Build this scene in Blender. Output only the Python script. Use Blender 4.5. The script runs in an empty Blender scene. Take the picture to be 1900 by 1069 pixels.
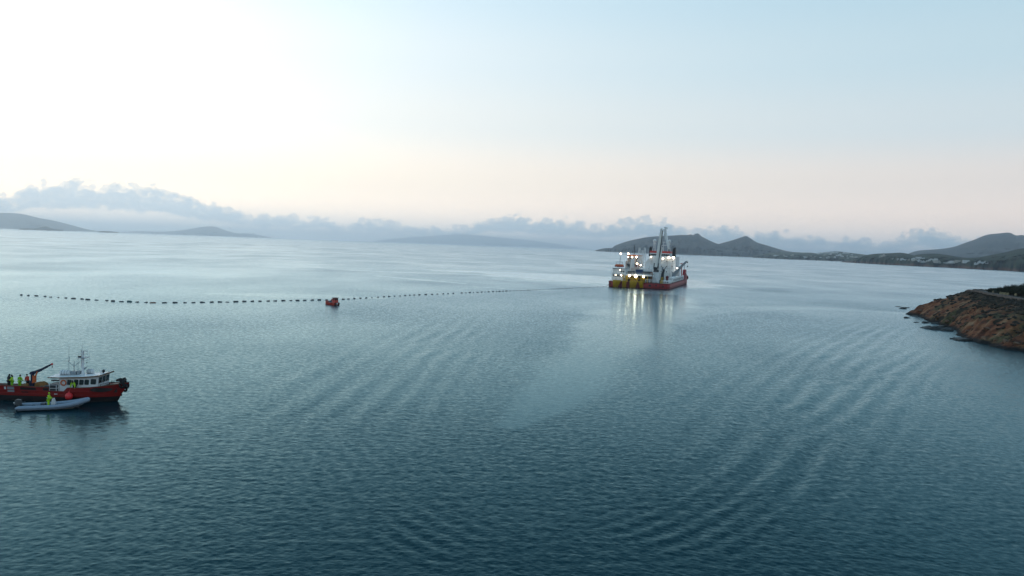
import bpy, bmesh, math, random
import numpy as np
from mathutils import Vector, Matrix, Quaternion

# ------------------------------------------------------------------ camera
sc = bpy.context.scene
COL = sc.collection
R = math.radians
CAM_H = 22.0
FPX, CXP, CYP = 1408.0, 950.0, 534.5          # focal length and centre in photo pixels (1900 x 1069)
PITCH, ROLL = math.atan(77.4 / FPX), math.atan(0.0365)
cam_d = bpy.data.cameras.new('camera')
cam_d.sensor_width = 36.0
cam_d.lens = 36.0 * FPX / 1900.0
cam_d.clip_start = 0.5
cam_d.clip_end = 200000.0
cam = bpy.data.objects.new('camera', cam_d)
COL.objects.link(cam)
CAM_R = Matrix.Rotation(math.pi / 2 - PITCH, 3, 'X') @ Matrix.Rotation(ROLL, 3, 'Z')
cam.matrix_world = Matrix.Translation((0, 0, CAM_H)) @ CAM_R.to_4x4()
sc.camera = cam

# ------------------------------------------------------------------ world: dusk sky
SUN_AZ, SUN_EL = R(-44.0), R(2.0)             # azimuth measured from +Y, negative = left
world = bpy.data.worlds.new('World')
sc.world = world
world.use_nodes = True
def build_world():
    nt = world.node_tree
    N, L = nt.nodes, nt.links
    N.clear()
    def node(t, **kw):
        n = N.new(t)
        for k, v in kw.items():
            setattr(n, k, v)
        return n
    def math_(op, a, b=None, c=None, clamp=False):
        n = node('ShaderNodeMath', operation=op, use_clamp=clamp)
        for i, v in enumerate((a, b, c)):
            if v is None:
                continue
            if isinstance(v, (int, float)):
                n.inputs[i].default_value = v
            else:
                L.new(v, n.inputs[i])
        return n.outputs[0]
    def ramp(fac, stops, interp='EASE'):
        n = node('ShaderNodeValToRGB')
        n.color_ramp.interpolation = interp
        el = n.color_ramp.elements
        el[0].position, el[0].color = stops[0][0], (*stops[0][1], 1)
        el[1].position, el[1].color = stops[-1][0], (*stops[-1][1], 1)
        for p, c in stops[1:-1]:
            e = el.new(p); e.color = (*c, 1)
        L.new(fac, n.inputs[0])
        return n.outputs[0]
    def mix(fac, a, b, bt='MIX'):
        n = node('ShaderNodeMix', data_type='RGBA', blend_type=bt)
        for s, v in ((n.inputs[0], fac), (n.inputs[6], a), (n.inputs[7], b)):
            if isinstance(v, (int, float)):
                s.default_value = v
            elif isinstance(v, tuple):
                s.default_value = (*v, 1)
            else:
                L.new(v, s)
        return n.outputs[2]
    tc = node('ShaderNodeTexCoord')
    sep = node('ShaderNodeSeparateXYZ')
    L.new(tc.outputs['Generated'], sep.inputs[0])
    X, Y, Z = sep.outputs
    el = math_('ARCSINE', Z)
    el_deg = math_('MULTIPLY', el, 180 / math.pi)
    az = math_('ARCTAN2', X, Y)
    az_deg = math_('MULTIPLY', az, 180 / math.pi)
    # physical dusk sky
    sky = node('ShaderNodeTexSky', sky_type='NISHITA', sun_disc=False)
    sky.sun_elevation = SUN_EL
    sky.sun_rotation = SUN_AZ
    sky.altitude = 20.0
    sky.air_density, sky.dust_density, sky.ozone_density = 1.0, 1.0, 2.0
    nish = mix(1.0, sky.outputs[0], (0.13, 0.13, 0.13), 'MULTIPLY')
    # broad twilight glow towards the sun, pale blue away from it
    ca = math_('COSINE', math_('SUBTRACT', az, SUN_AZ))
    toward = math_('POWER', math_('MULTIPLY_ADD', ca, 0.5, 0.5), 5.0)
    elf = math_('DIVIDE', el_deg, 90.0, clamp=True)
    sun_side = ramp(elf, SUNSIDE)
    far_side = ramp(elf, FARSIDE)
    tw = mix(toward, far_side, sun_side)
    # brighter glow low over the hidden sun
    near_sun = math_('POWER', math_('MULTIPLY_ADD', ca, 0.5, 0.5), 14.0)
    glow_el = ramp(elf, [(0.0, (0.0, 0.0, 0.0)), (0.04, (0.06, 0.05, 0.03)), (0.085, (0.22, 0.20, 0.17)), (0.17, (0.24, 0.24, 0.22)), (0.25, (0.08, 0.09, 0.09)), (0.4, (0.0, 0.0, 0.0))])
    gm = mix(1.0, glow_el, near_sun, 'MULTIPLY')
    tw = mix(1.0, tw, gm, 'ADD')
    base = mix(TW_MIX, nish, tw)
    # clouds: low cumulus bank along the horizon
    fc = node('ShaderNodeFloatCurve')
    cur = fc.mapping.curves[0]
    pts = [(0, 0.45), (0.2, 0.5), (0.36, 0.62)]
    for x, h in CLOUD_TOPS:
        a = math.degrees(math.atan((x - CXP) / FPX))
        pts.append((a / 360 + 0.5, h / FPX * 180 / math.pi / 5.0))
    pts += [(0.62, 0.42), (0.8, 0.55), (1.0, 0.45)]
    while len(cur.points) < len(pts):
        cur.points.new(0.5, 0.5)
    for p, (a, b) in zip(cur.points, pts):
        p.location = (a, b)
        p.handle_type = 'AUTO_CLAMPED'
    fc.mapping.update()
    L.new(math_('MULTIPLY_ADD', az_deg, 1 / 360, 0.5), fc.inputs['Value'])
    top = math_('MULTIPLY', fc.outputs[0], 5.0)           # degrees
    comb = node('ShaderNodeCombineXYZ')
    L.new(math_('MULTIPLY', az_deg, 1.0), comb.inputs[0])
    L.new(math_('MULTIPLY', el_deg, 1.25), comb.inputs[1])
    def noise(scale, detail, rough, dist=0.0, off=0.0):
        n = node('ShaderNodeTexNoise', noise_dimensions='3D')
        n.inputs['Scale'].default_value = scale
        n.inputs['Detail'].default_value = detail
        n.inputs['Roughness'].default_value = rough
        n.inputs['Distortion'].default_value = dist
        v = node('ShaderNodeVectorMath', operation='ADD')
        L.new(comb.outputs[0], v.inputs[0])
        v.inputs[1].default_value = (0, 0, off)
        L.new(v.outputs[0], n.inputs['Vector'])
        return n.outputs[0]
    n1 = noise(0.75, 5, 0.6, 0.5)
    n2 = noise(3.2, 4, 0.65, 0.3, 7.3)
    vo = node('ShaderNodeTexVoronoi', feature='F1')
    vo.inputs['Scale'].default_value = 1.25
    vo.inputs['Detail'].default_value = 2.0
    L.new(comb.outputs[0], vo.inputs['Vector'])
    puff = math_('MULTIPLY', math_('SUBTRACT', 0.45, vo.outputs['Distance']), 0.8)
    edge = math_('ADD', math_('MULTIPLY', math_('SUBTRACT', n1, 0.5), 1.0), math_('MULTIPLY', math_('SUBTRACT', n2, 0.5), 0.6))
    edge = math_('ADD', edge, puff)
    d = math_('SUBTRACT', math_('ADD', top, edge), el_deg)    # >0 inside the bank
    def smooth(v, lo, hi):
        n = node('ShaderNodeMapRange', interpolation_type='SMOOTHSTEP')
        n.inputs[1].default_value, n.inputs[2].default_value = lo, hi
        L.new(v, n.inputs[0])
        return n.outputs[0]
    m_top = smooth(d, 0.0, 0.2)
    # flat bases: density thins out below a base level, leaving veils
    band = math_('ADD', math_('MULTIPLY', top, 0.42), math_('MULTIPLY', math_('SUBTRACT', n1, 0.5), 1.2))
    m_base = smooth(math_('SUBTRACT', el_deg, band), -0.45, 0.12)
    veil = math_('MULTIPLY_ADD', noise(0.45, 3, 0.55, 0.2, 21.0), 0.45, 0.12)
    dens = math_('MULTIPLY', m_top, math_('MAXIMUM', m_base, veil))
    dens = math_('MULTIPLY', dens, math_('MULTIPLY_ADD', n2, 1.0, 0.5), clamp=True)
    cloud_sun = mix(toward, CLOUD_FAR, CLOUD_SUN)
    # lit, puffier rims read a little paler than the body
    rim = smooth(d, 0.75, 0.05)
    cloud = mix(math_('MULTIPLY', rim, 0.55), cloud_sun, base)
    col = mix(math_('MULTIPLY', dens, CLOUD_OPACITY), base, cloud)
    bg = node('ShaderNodeBackground')
    L.new(col, bg.inputs[0])
    bg.inputs[1].default_value = WORLD_STRENGTH
    out = node('ShaderNodeOutputWorld')
    L.new(bg.outputs[0], out.inputs[0])

def lin(r, g, b):
    f = lambda c: (c / 255 / 12.92) if c / 255 < 0.04045 else ((c / 255 + 0.055) / 1.055) ** 2.4
    return (f(r), f(g), f(b))
CLOUD_TOPS = [(-80, 62), (0, 58), (50, 78), (180, 90), (280, 88), (350, 72), (440, 58), (470, 46), (510, 58), (540, 43),
              (570, 52), (640, 43), (680, 49), (740, 46), (790, 38), (850, 42), (880, 52), (950, 70), (1000, 63),
              (1070, 61), (1120, 55), (1190, 72), (1240, 60), (1300, 50), (1340, 64), (1380, 50), (1430, 52),
              (1500, 45), (1550, 50), (1600, 43), (1680, 56), (1735, 70), (1760, 46), (1820, 47), (1900, 36), (2000, 45)]
SUNSIDE = [(0.0, (1.7, 1.5, 1.3)), (0.02, (1.42, 1.20, 0.95)), (0.05, (1.14, 1.01, 0.82)), (0.1, (0.90, 0.89, 0.83)), (0.15, (0.82, 0.86, 0.87)), (0.2, (0.69, 0.81, 0.88)), (0.26, (0.50, 0.68, 0.78)), (0.32, (0.34, 0.53, 0.65)), (0.5, (0.18, 0.34, 0.47)), (1.0, (0.10, 0.20, 0.30))]
FARSIDE = [(0.0, (1.0, 0.92, 0.88)), (0.03, (0.84, 0.72, 0.65)), (0.06, (0.66, 0.61, 0.58)), (0.1, (0.50, 0.58, 0.62)), (0.15, (0.41, 0.55, 0.62)), (0.2, (0.36, 0.52, 0.61)), (0.26, (0.25, 0.40, 0.50)), (0.32, (0.20, 0.35, 0.46)), (0.5, (0.14, 0.27, 0.39)), (1.0, (0.08, 0.18, 0.28))]
TW_MIX = 0.95
CLOUD_SUN = (0.53, 0.62, 0.68)
CLOUD_FAR = (0.23, 0.36, 0.45)
CLOUD_OPACITY = 0.95
WORLD_STRENGTH = 1.0
build_world()

sun_d = bpy.data.lights.new('sun', 'SUN')
sun_d.energy = 0.08
sun_d.angle = R(60.0)
sun_d.color = (1.0, 0.86, 0.70)
sun = bpy.data.objects.new('sun', sun_d)
COL.objects.link(sun)
sd = Vector((math.sin(SUN_AZ) * math.cos(SUN_EL), math.cos(SUN_AZ) * math.cos(SUN_EL), math.sin(SUN_EL)))
sun.rotation_euler = sd.to_track_quat('Z', 'Y').to_euler()

vs = sc.view_settings
vs.view_transform = 'Standard'
vs.look = 'None'
vs.exposure = 0.4
vs.gamma = 1.0
vs.use_curve_mapping = False
sc.cycles.use_denoising = True
sc.cycles.max_bounces = 8
sc.cycles.diffuse_bounces = 2
sc.cycles.glossy_bounces = 3
sc.cycles.volume_bounces = 4
sc.cycles.caustics_reflective = False
sc.cycles.caustics_refractive = False

# ------------------------------------------------------------------ helpers
def ray(px, py):
    return (CAM_R @ Vector(((px - CXP) / FPX, -(py - CYP) / FPX, -1.0))).normalized()
def at(px, py, z=0.0):
    """photo pixel -> point of the place on the level z"""
    d = ray(px, py)
    t = (z - CAM_H) / d.z
    return Vector((0, 0, CAM_H)) + d * t
def at_dist(px, py, dist):
    """photo pixel -> point at a ground distance"""
    d = ray(px, py)
    t = dist / math.hypot(d.x, d.y)
    return Vector((0, 0, CAM_H)) + d * t

def tag(o, label=None, cat=None, group=None, kind=None):
    if label: o['label'] = label
    if cat: o['category'] = cat
    if group: o['group'] = group
    if kind: o['kind'] = kind
    return o
def empty(name, loc, rz=0.0):
    o = bpy.data.objects.new(name, None)
    o.empty_display_size = 0.2
    COL.objects.link(o)
    o.location = loc
    o.rotation_euler = (0, 0, rz)
    return o

class MB:
    """collects shapes into one mesh"""
    def __init__(self):
        self.v, self.f, self.sm = [], [], []
    def add(self, verts, faces, smooth=False):
        b = len(self.v)
        self.v += [tuple(p) for p in verts]
        self.f += [tuple(b + i for i in f) for f in faces]
        self.sm += [smooth] * len(faces)
        return self
    def box(self, x0, x1, y0, y1, z0, z1):
        v = [(x, y, z) for x in (x0, x1) for y in (y0, y1) for z in (z0, z1)]
        return self.add(v, [(0, 1, 3, 2), (4, 6, 7, 5), (0, 4, 5, 1), (2, 3, 7, 6), (0, 2, 6, 4), (1, 5, 7, 3)])
    def bar(self, a, b, w, h=None, taper=1.0):
        """rectangular beam from a to b"""
        a, b = Vector(a), Vector(b)
        h = w if h is None else h
        d = (b - a).normalized()
        up = Vector((0, 0, 1)) if abs(d.z) < 0.97 else Vector((0, 1, 0))
        s = d.cross(up).normalized(); u = s.cross(d).normalized()
        v = []
        for p, t in ((a, 1.0), (b, taper)):
            for i, j in ((-1, -1), (1, -1), (1, 1), (-1, 1)):
                v.append(p + s * (i * w * t / 2) + u * (j * h * t / 2))
        return self.add(v, [(0, 1, 2, 3), (4, 7, 6, 5), (0, 4, 5, 1), (1, 5, 6, 2), (2, 6, 7, 3), (3, 7, 4, 0)])
    def tube(self, pts, r, n=8, caps=True, closed=False):
        pts = [Vector(p) for p in pts]
        m = len(pts)
        rs = r if isinstance(r, (list, tuple)) else [r] * m
        rings, prev = [], None
        for i, p in enumerate(pts):
            if closed:
                d = (pts[(i + 1) % m] - pts[i - 1]).normalized()
            else:
                d = (pts[min(i + 1, m - 1)] - pts[max(i - 1, 0)]).normalized()
            if prev is None:
                up = Vector((0, 0, 1)) if abs(d.z) < 0.9 else Vector((1, 0, 0))
                s = d.cross(up).normalized()
            else:
                s = (prev - d * prev.dot(d)).normalized()
            prev = s
            u = d.cross(s)
            rings.append([p + (s * math.cos(2 * math.pi * k / n) + u * math.sin(2 * math.pi * k / n)) * rs[i] for k in range(n)])
        v = [q for rg in rings for q in rg]
        f = []
        for i in range(m if closed else m - 1):
            j = (i + 1) % m
            for k in range(n):
                f.append((i * n + k, i * n + (k + 1) % n, j * n + (k + 1) % n, j * n + k))
        self.add(v, f, True)
        if caps and not closed:
            self.add(rings[0], [tuple(range(n))[::-1]])
            self.add(rings[-1], [tuple(range(n))])
        return self
    def cyl(self, a, b, r, n=12, r2=None):
        return self.tube([a, b], [r, r if r2 is None else r2], n)
    def sphere(self, c, r, n=12, m=8, sx=1, sy=1, sz=1):
        v, f = [], []
        for i in range(m + 1):
            t = math.pi * i / m
            for k in range(n):
                p = 2 * math.pi * k / n
                v.append((c[0] + r * sx * math.sin(t) * math.cos(p), c[1] + r * sy * math.sin(t) * math.sin(p), c[2] + r * sz * math.cos(t)))
        for i in range(m):
            for k in range(n):
                f.append((i * n + k, (i + 1) * n + k, (i + 1) * n + (k + 1) % n, i * n + (k + 1) % n))
        return self.add(v, f, True)
    def prism(self, poly, axis, a, b):
        """extrude a 2-D polygon along an axis: 'y' takes (x,z), 'x' takes (y,z), 'z' takes (x,y)"""
        def P(u, w, t):
            return {'y': (u, t, w), 'x': (t, u, w), 'z': (u, w, t)}[axis]
        n = len(poly)
        v = [P(u, w, a) for u, w in poly] + [P(u, w, b) for u, w in poly]
        f = [tuple(range(n)), tuple(range(2 * n - 1, n - 1, -1))]
        f += [(i, n + i, n + (i + 1) % n, (i + 1) % n) for i in range(n)]
        return self.add(v, f)
    def torus(self, c, R_, r, axis='y', n=20, m=8):
        v, f = [], []
        for i in range(n):
            a = 2 * math.pi * i / n
            for k in range(m):
                b = 2 * math.pi * k / m
                u, w, t = (R_ + r * math.cos(b)) * math.cos(a), (R_ + r * math.cos(b)) * math.sin(a), r * math.sin(b)
                p = {'y': (u, t, w), 'x': (t, u, w), 'z': (u, w, t)}[axis]
                v.append((c[0] + p[0], c[1] + p[1], c[2] + p[2]))
        for i in range(n):
            for k in range(m):
                f.append((i * m + k, ((i + 1) % n) * m + k, ((i + 1) % n) * m + (k + 1) % m, i * m + (k + 1) % m))
        return self.add(v, f, True)
    def mesh(self, name, mat):
        me = bpy.data.meshes.new(name)
        me.from_pydata(self.v, [], self.f)
        me.polygons.foreach_set('use_smooth', self.sm)
        if mat: me.materials.append(mat)
        bm = bmesh.new(); bm.from_mesh(me)
        bmesh.ops.recalc_face_normals(bm, faces=bm.faces)
        bm.to_mesh(me); bm.free()
        return me
    def build(self, name, mat, parent=None, loc=None, rot=None):
        o = bpy.data.objects.new(name, self.mesh(name, mat))
        COL.objects.link(o)
        if parent: o.parent = parent
        if loc is not None: o.location = loc
        if rot is not None: o.rotation_euler = rot
        return o
def copy_tree(o, parent=None):
    c = o.copy()
    COL.objects.link(c)
    c.parent = parent
    for ch in o.children:
        copy_tree(ch, c)
    return c

def _n(nt, t, **kw):
    n = nt.nodes.new(t)
    for k, v in kw.items():
        setattr(n, k, v)
    return n
def material(name, col, rough=0.6, var=0.12, scale=1.5, metal=0.0, dirt=None, dirt_amt=0.5, dirt_scale=0.6, bump=0.0, bump_scale=8.0, streak=False, coat=0.0):
    """painted or weathered surface: base colour with noise variation, patches of a second colour (rust, grime, salt) and fine relief"""
    m = bpy.data.materials.new(name)
    m.use_nodes = True
    nt = m.node_tree
    b = nt.nodes['Principled BSDF']
    tc = _n(nt, 'ShaderNodeTexCoord')
    no = _n(nt, 'ShaderNodeTexNoise')
    no.inputs['Scale'].default_value = scale
    no.inputs['Detail'].default_value = 6
    nt.links.new(tc.outputs['Object'], no.inputs['Vector'])
    mr = _n(nt, 'ShaderNodeMapRange')
    mr.inputs[1].default_value, mr.inputs[2].default_value = 0.25, 0.75
    mr.inputs[3].default_value, mr.inputs[4].default_value = 1 - var, 1 + var
    nt.links.new(no.outputs[0], mr.inputs[0])
    mx = _n(nt, 'ShaderNodeMix', data_type='RGBA', blend_type='MULTIPLY')
    mx.inputs[0].default_value = 1.0
    mx.inputs[6].default_value = (*col, 1)
    nt.links.new(mr.outputs[0], mx.inputs[7])
    c = mx.outputs[2]
    if dirt:
        n2 = _n(nt, 'ShaderNodeTexNoise')
        n2.inputs['Scale'].default_value = dirt_scale
        n2.inputs['Detail'].default_value = 8
        n2.inputs['Roughness'].default_value = 0.65
        mp = _n(nt, 'ShaderNodeMapping')
        mp.inputs['Scale'].default_value = (1, 1, 0.25 if streak else 1)
        mp.inputs['Location'].default_value = (3.1, 7.7, 1.3)
        nt.links.new(tc.outputs['Object'], mp.inputs['Vector'])
        nt.links.new(mp.outputs[0], n2.inputs['Vector'])
        r2 = _n(nt, 'ShaderNodeMapRange', interpolation_type='SMOOTHSTEP')
        r2.inputs[1].default_value, r2.inputs[2].default_value = 0.52, 0.68
        r2.inputs[4].default_value = dirt_amt
        nt.links.new(n2.outputs[0], r2.inputs[0])
        m2 = _n(nt, 'ShaderNodeMix', data_type='RGBA')
        nt.links.new(r2.outputs[0], m2.inputs[0])
        nt.links.new(c, m2.inputs[6])
        m2.inputs[7].default_value = (*dirt, 1)
        c = m2.outputs[2]
    nt.links.new(c, b.inputs['Base Color'])
    b.inputs['Roughness'].default_value = rough
    b.inputs['Metallic'].default_value = metal
    b.inputs['Coat Weight'].default_value = coat
    if bump:
        n3 = _n(nt, 'ShaderNodeTexNoise')
        n3.inputs['Scale'].default_value = bump_scale
        n3.inputs['Detail'].default_value = 4
        nt.links.new(tc.outputs['Object'], n3.inputs['Vector'])
        bp = _n(nt, 'ShaderNodeBump')
        bp.inputs['Strength'].default_value = bump
        bp.inputs['Distance'].default_value = 0.05
        nt.links.new(n3.outputs[0], bp.inputs['Height'])
        nt.links.new(bp.outputs[0], b.inputs['Normal'])
    return m
def glow(name, col, strength):
    m = bpy.data.materials.new(name)
    m.use_nodes = True
    nt = m.node_tree
    nt.nodes.clear()
    e = _n(nt, 'ShaderNodeEmission')
    e.inputs[0].default_value = (*col, 1)
    e.inputs[1].default_value = strength
    o = _n(nt, 'ShaderNodeOutputMaterial')
    nt.links.new(e.outputs[0], o.inputs[0])
    return m

# numpy noise
def _hash(ix, iy, seed):
    h = (ix.astype(np.int64) * 374761393 + iy.astype(np.int64) * 668265263 + seed * 982451653) & 0x7fffffff
    h = ((h ^ (h >> 13)) * 1274126177) & 0x7fffffff
    h = h ^ (h >> 16)
    return (h & 0xffff).astype(np.float32) / 65535.0
def vnoise(x, y, seed=0):
    x0, y0 = np.floor(x), np.floor(y)
    fx, fy = (x - x0).astype(np.float32), (y - y0).astype(np.float32)
    fx = fx * fx * fx * (fx * (fx * 6 - 15) + 10); fy = fy * fy * fy * (fy * (fy * 6 - 15) + 10)
    a, b = _hash(x0, y0, seed), _hash(x0 + 1, y0, seed)
    c, d = _hash(x0, y0 + 1, seed), _hash(x0 + 1, y0 + 1, seed)
    return (a * (1 - fx) + b * fx) * (1 - fy) + (c * (1 - fx) + d * fx) * fy
def fbm(x, y, oct=4, seed=0, gain=0.5):
    s, a, t = 0.0, 1.0, 0.0
    for i in range(oct):
        s = s + a * vnoise(x * 2 ** i + 17.3 * i, y * 2 ** i - 9.1 * i, seed + i)
        t += a; a *= gain
    return s / t
def sstep(a, b, x):
    t = np.clip((x - a) / (b - a), 0, 1)
    return t * t * (3 - 2 * t)
def poly_dist(x, y, pts):
    """signed distance to a polyline and the arc parameter 0..1 of the closest point"""
    pts = np.array([(p[0], p[1]) for p in pts], dtype=np.float32)
    seg = np.hypot(*(pts[1:] - pts[:-1]).T)
    cum = np.concatenate([[0], np.cumsum(seg)])
    best = np.full(x.shape, 1e9, np.float32); par = np.zeros_like(best); sgn = np.ones_like(best)
    for i in range(len(pts) - 1):
        ax, ay = pts[i]; dx, dy = pts[i + 1] - pts[i]
        l2 = dx * dx + dy * dy
        t = np.clip(((x - ax) * dx + (y - ay) * dy) / l2, 0, 1)
        ex, ey = x - ax - t * dx, y - ay - t * dy
        dd = np.sqrt(ex * ex + ey * ey)
        k = dd < best
        best = np.where(k, dd, best)
        par = np.where(k, (cum[i] + t * seg[i]) / cum[-1], par)
        sgn = np.where(k, np.sign(dx * ey - dy * ex), sgn)
    return best * sgn, par
def smooth_path(pts, n=6):
    """Catmull-Rom through 2-D / 3-D points"""
    P = [Vector(p) for p in pts]
    P = [P[0] * 2 - P[1]] + P + [P[-1] * 2 - P[-2]]
    out = []
    for i in range(1, len(P) - 2):
        for k in range(n):
            t = k / n
            a, b, c, d = P[i - 1:i + 3]
            out.append(0.5 * ((2 * b) + (c - a) * t + (2 * a - 5 * b + 4 * c - d) * t * t + (3 * b - a - 3 * c + d) * t ** 3))
    out.append(P[-2])
    return out
# ------------------------------------------------------------------ sea
def build_sea():
    rng = np.random.default_rng(11)
    az = np.concatenate([np.arange(-180, -40, 2.5), np.linspace(-40, 40, 1101), np.arange(42.5, 180, 2.5)])
    dep = np.concatenate([np.array([80, 60, 45, 35]), np.linspace(29, 1.2, 880), np.linspace(1.17, 0.1, 32), [0.06, 0.035, 0.018]])
    r = CAM_H / np.tan(np.radians(dep))
    na, nr = len(az), len(r)
    A, RR = np.meshgrid(np.radians(az), r)                 # rows = radius
    x = (RR * np.sin(A)).astype(np.float32); y = (RR * np.cos(A)).astype(np.float32)
    dr = np.gradient(r).astype(np.float32)[:, None] * np.ones((1, na), np.float32)
    da = np.gradient(np.radians(az)).astype(np.float32)[None, :] * RR.astype(np.float32)
    # patches of stronger and weaker ripples, and slicks where the surface lies smooth
    g = fbm(x / 42, y / 60, 4, 3)
    g2 = fbm(x / 160, y / 420, 3, 9)
    gust = 0.46 + 1.0 * g + 0.5 * (g2 - 0.5)
    far = RR > 2500
    gust = np.where(far, 0.95, gust).astype(np.float32)
    slick = np.zeros_like(x)
    def add_slick(pix, width, amt, soft=1.0, seed=5, rag=0.6):
        pts = smooth_path([at(*p).to_2d() for p in pix], 5)
        d, s = poly_dist(x, y, pts)
        w = np.interp(s, np.linspace(0, 1, len(width)), width)
        q = np.abs(d) / w + rag * (fbm(x / 14, y / 22, 4, seed) - 0.5) * 2
        m = (1 - sstep(0.55, 0.55 + 0.6 * soft, q)) * amt
        np.maximum(slick, m, out=slick)
    add_slick([(800, 501), (920, 506), (1030, 513), (1110, 518), (1180, 520), (1260, 520)], [8, 30, 75, 105, 105, 30], 0.9, 0.8, 5, 0.35)
    add_slick([(1040, 488), (1100, 491), (1200, 497), (1300, 503)], [15, 45, 45, 15], 0.7, 0.8, 6)
    add_slick([(700, 512), (790, 520), (860, 526)], [3, 7, 3], 0.6, 1, 7)
    add_slick([(880, 532), (960, 537), (1040, 540)], [2, 4, 2], 0.5, 1, 8)
    add_slick([(400, 545), (520, 548), (640, 552), (700, 553)], [4, 10, 10, 4], 0.4, 1.3, 15)
    add_slick([(620, 500), (760, 506), (900, 510), (1000, 513)], [4, 10, 10, 3], 0.45, 1.2, 18)
    add_slick([(1228, 548), (1205, 575), (1160, 602), (1110, 650), (1065, 700), (1015, 745), (950, 790)], [14, 15, 16, 14, 12, 8, 2], 0.8, 1.4, 10, 0.55)
    add_slick([(1250, 590), (1350, 575), (1500, 572), (1650, 580)], [5, 9, 10, 6], 0.35, 1.6, 13)
    damp = (1 - 0.72 * slick)
    # spectrum of wind ripples
    nw = 130
    lam = 0.17 * (2.6 / 0.17) ** (rng.random(nw) ** 1.4)
    kk = 2 * np.pi / lam
    th = np.radians(-98) + rng.normal(0, 0.55, nw) + np.where(rng.random(nw) < 0.25, rng.normal(0.7, 0.3, nw), 0)
    ph = rng.random(nw) * 2 * np.pi
    mss = MSS_WAVES
    w8 = np.where(lam > 1.2, 0.2, np.where(lam > 0.7, 0.5, 1.0))
    s_i = np.sqrt(2 * mss * w8 / w8.sum())
    h = np.zeros_like(x); un = np.zeros_like(x)
    near = slice(0, nr)
    for i in range(nw):
        k = kk[i]; cx, cy = math.cos(th[i]), math.sin(th[i])
        # resolvable part on this mesh, the rest becomes roughness
        kr = np.abs(k * (cx * np.sin(A) + cy * np.cos(A))).astype(np.float32) * dr / np.pi
        ka = np.abs(k * (cx * np.cos(A) - cy * np.sin(A))).astype(np.float32) * da / np.pi
        q = np.maximum(kr, ka)
        fac = 1 - sstep(0.45, 0.95, q)
        amp = s_i[i] / k
        mod = gust * damp if lam[i] < 4 else 0.5 + 0.5 * damp
        live = (fac > 0.001).any(axis=1)
        rows = np.where(live)[0]
        if len(rows):
            sl = slice(rows[0], rows[-1] + 1)
            xx, yy = x[sl], y[sl]
            p = k * (cx * xx + cy * yy) + ph[i] + 0.9 * np.sin(xx * 0.11 + i) + 0.9 * np.sin(yy * 0.08 + 2.1 * i)
            m_ = mod[sl] if hasattr(mod, 'shape') else mod
            h[sl] += (amp * fac[sl] * m_ * np.sin(p)).astype(np.float32)
        un += (s_i[i] ** 2 / 2 * (1 - fac ** 2)).astype(np.float32)
    un *= UNRES * (gust * damp) ** 2
    un += MSS_BASE * damp ** 2
    # wakes: packets of long crests spreading from passing boats
    def wake(pix, lam_, amp_, width, seed=0, chirp=0.0, taper=(0.15, 0.85)):
        pts = smooth_path([at(*p).to_2d() for p in pix], 6)
        d, s = poly_dist(x, y, pts)
        d = d + 0.55 * lam_ * (fbm(x / 22, y / 22, 3, seed + 40) - 0.5)
        env = np.exp(-(d / width) ** 2) * sstep(0.0, taper[0], s) * (1 - sstep(taper[1], 1.0, s))
        env *= 0.15 + 2.6 * fbm(x / 11, y / 16, 4, seed + 60) ** 1.6
        kd = 2 * np.pi / lam_
        hh = amp_ * env * np.sin(kd * d + chirp * d * d)
        ok = (lam_ / np.maximum(dr, 1e-3)) > 2.2
        np.add(h, np.where(ok, hh, 0), out=h)
    for a in WAKES:
        wake(*a)
    verts = np.stack([x, y, h], -1).reshape(-1, 3)
    apex = len(verts)
    verts = np.vstack([verts, [[0, 0, 0]]])
    ii, jj = np.meshgrid(np.arange(nr - 1), np.arange(na), indexing='ij')
    j2 = (jj + 1) % na
    q = np.stack([ii * na + jj, ii * na + j2, (ii + 1) * na + j2, (ii + 1) * na + jj], -1).reshape(-1, 4)
    tri = np.stack([np.full(na, apex), (np.arange(na) + 1) % na, np.arange(na)], -1)
    me = bpy.data.meshes.new('sea')
    nq, ntr = len(q), len(tri)
    me.vertices.add(len(verts)); me.vertices.foreach_set('co', verts.astype(np.float32).ravel())
    me.loops.add(nq * 4 + ntr * 3)
    me.loops.foreach_set('vertex_index', np.concatenate([q[:, ::-1].ravel(), tri[:, ::-1].ravel()]).astype(np.int32))
    me.polygons.add(nq + ntr)
    me.polygons.foreach_set('loop_start', np.concatenate([np.arange(nq) * 4, nq * 4 + np.arange(ntr) * 3]).astype(np.int32))
    me.polygons.foreach_set('use_smooth', np.ones(nq + ntr, bool))
    at_ = me.attributes.new('slope_variance', 'FLOAT', 'POINT')
    at_.data.foreach_set('value', np.concatenate([un.ravel(), [0.01]]).astype(np.float32))
    me.update(calc_edges=True); me.validate()
    if me.polygons[0].normal.z < 0:
        me.flip_normals()
    o = bpy.data.objects.new('sea', me)
    COL.objects.link(o)
    o['kind'] = 'structure'
    m = bpy.data.materials.new('sea_water'); m.use_nodes = True
    nt = m.node_tree; b = nt.nodes['Principled BSDF']
    at_n = _n(nt, 'ShaderNodeAttribute', attribute_name='slope_variance')
    p = _n(nt, 'ShaderNodeMath', operation='POWER')       # roughness = alpha^0.5 = variance^0.25
    nt.links.new(at_n.outputs['Fac'], p.inputs[0]); p.inputs[1].default_value = 0.25
    half_ = _n(nt, 'ShaderNodeMath', operation='MULTIPLY'); half_.inputs[1].default_value = 0.55
    nt.links.new(at_n.outputs['Fac'], half_.inputs[0]); nt.links.new(half_.outputs[0], p.inputs[0])
    ge = _n(nt, 'ShaderNodeNewGeometry')
    # ripples finer than the mesh: slopes straight from a noise field, as strong as the variance left over
    rp = _n(nt, 'ShaderNodeTexNoise'); rp.inputs['Scale'].default_value = 1.7; rp.inputs['Detail'].default_value = 2.0
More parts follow.
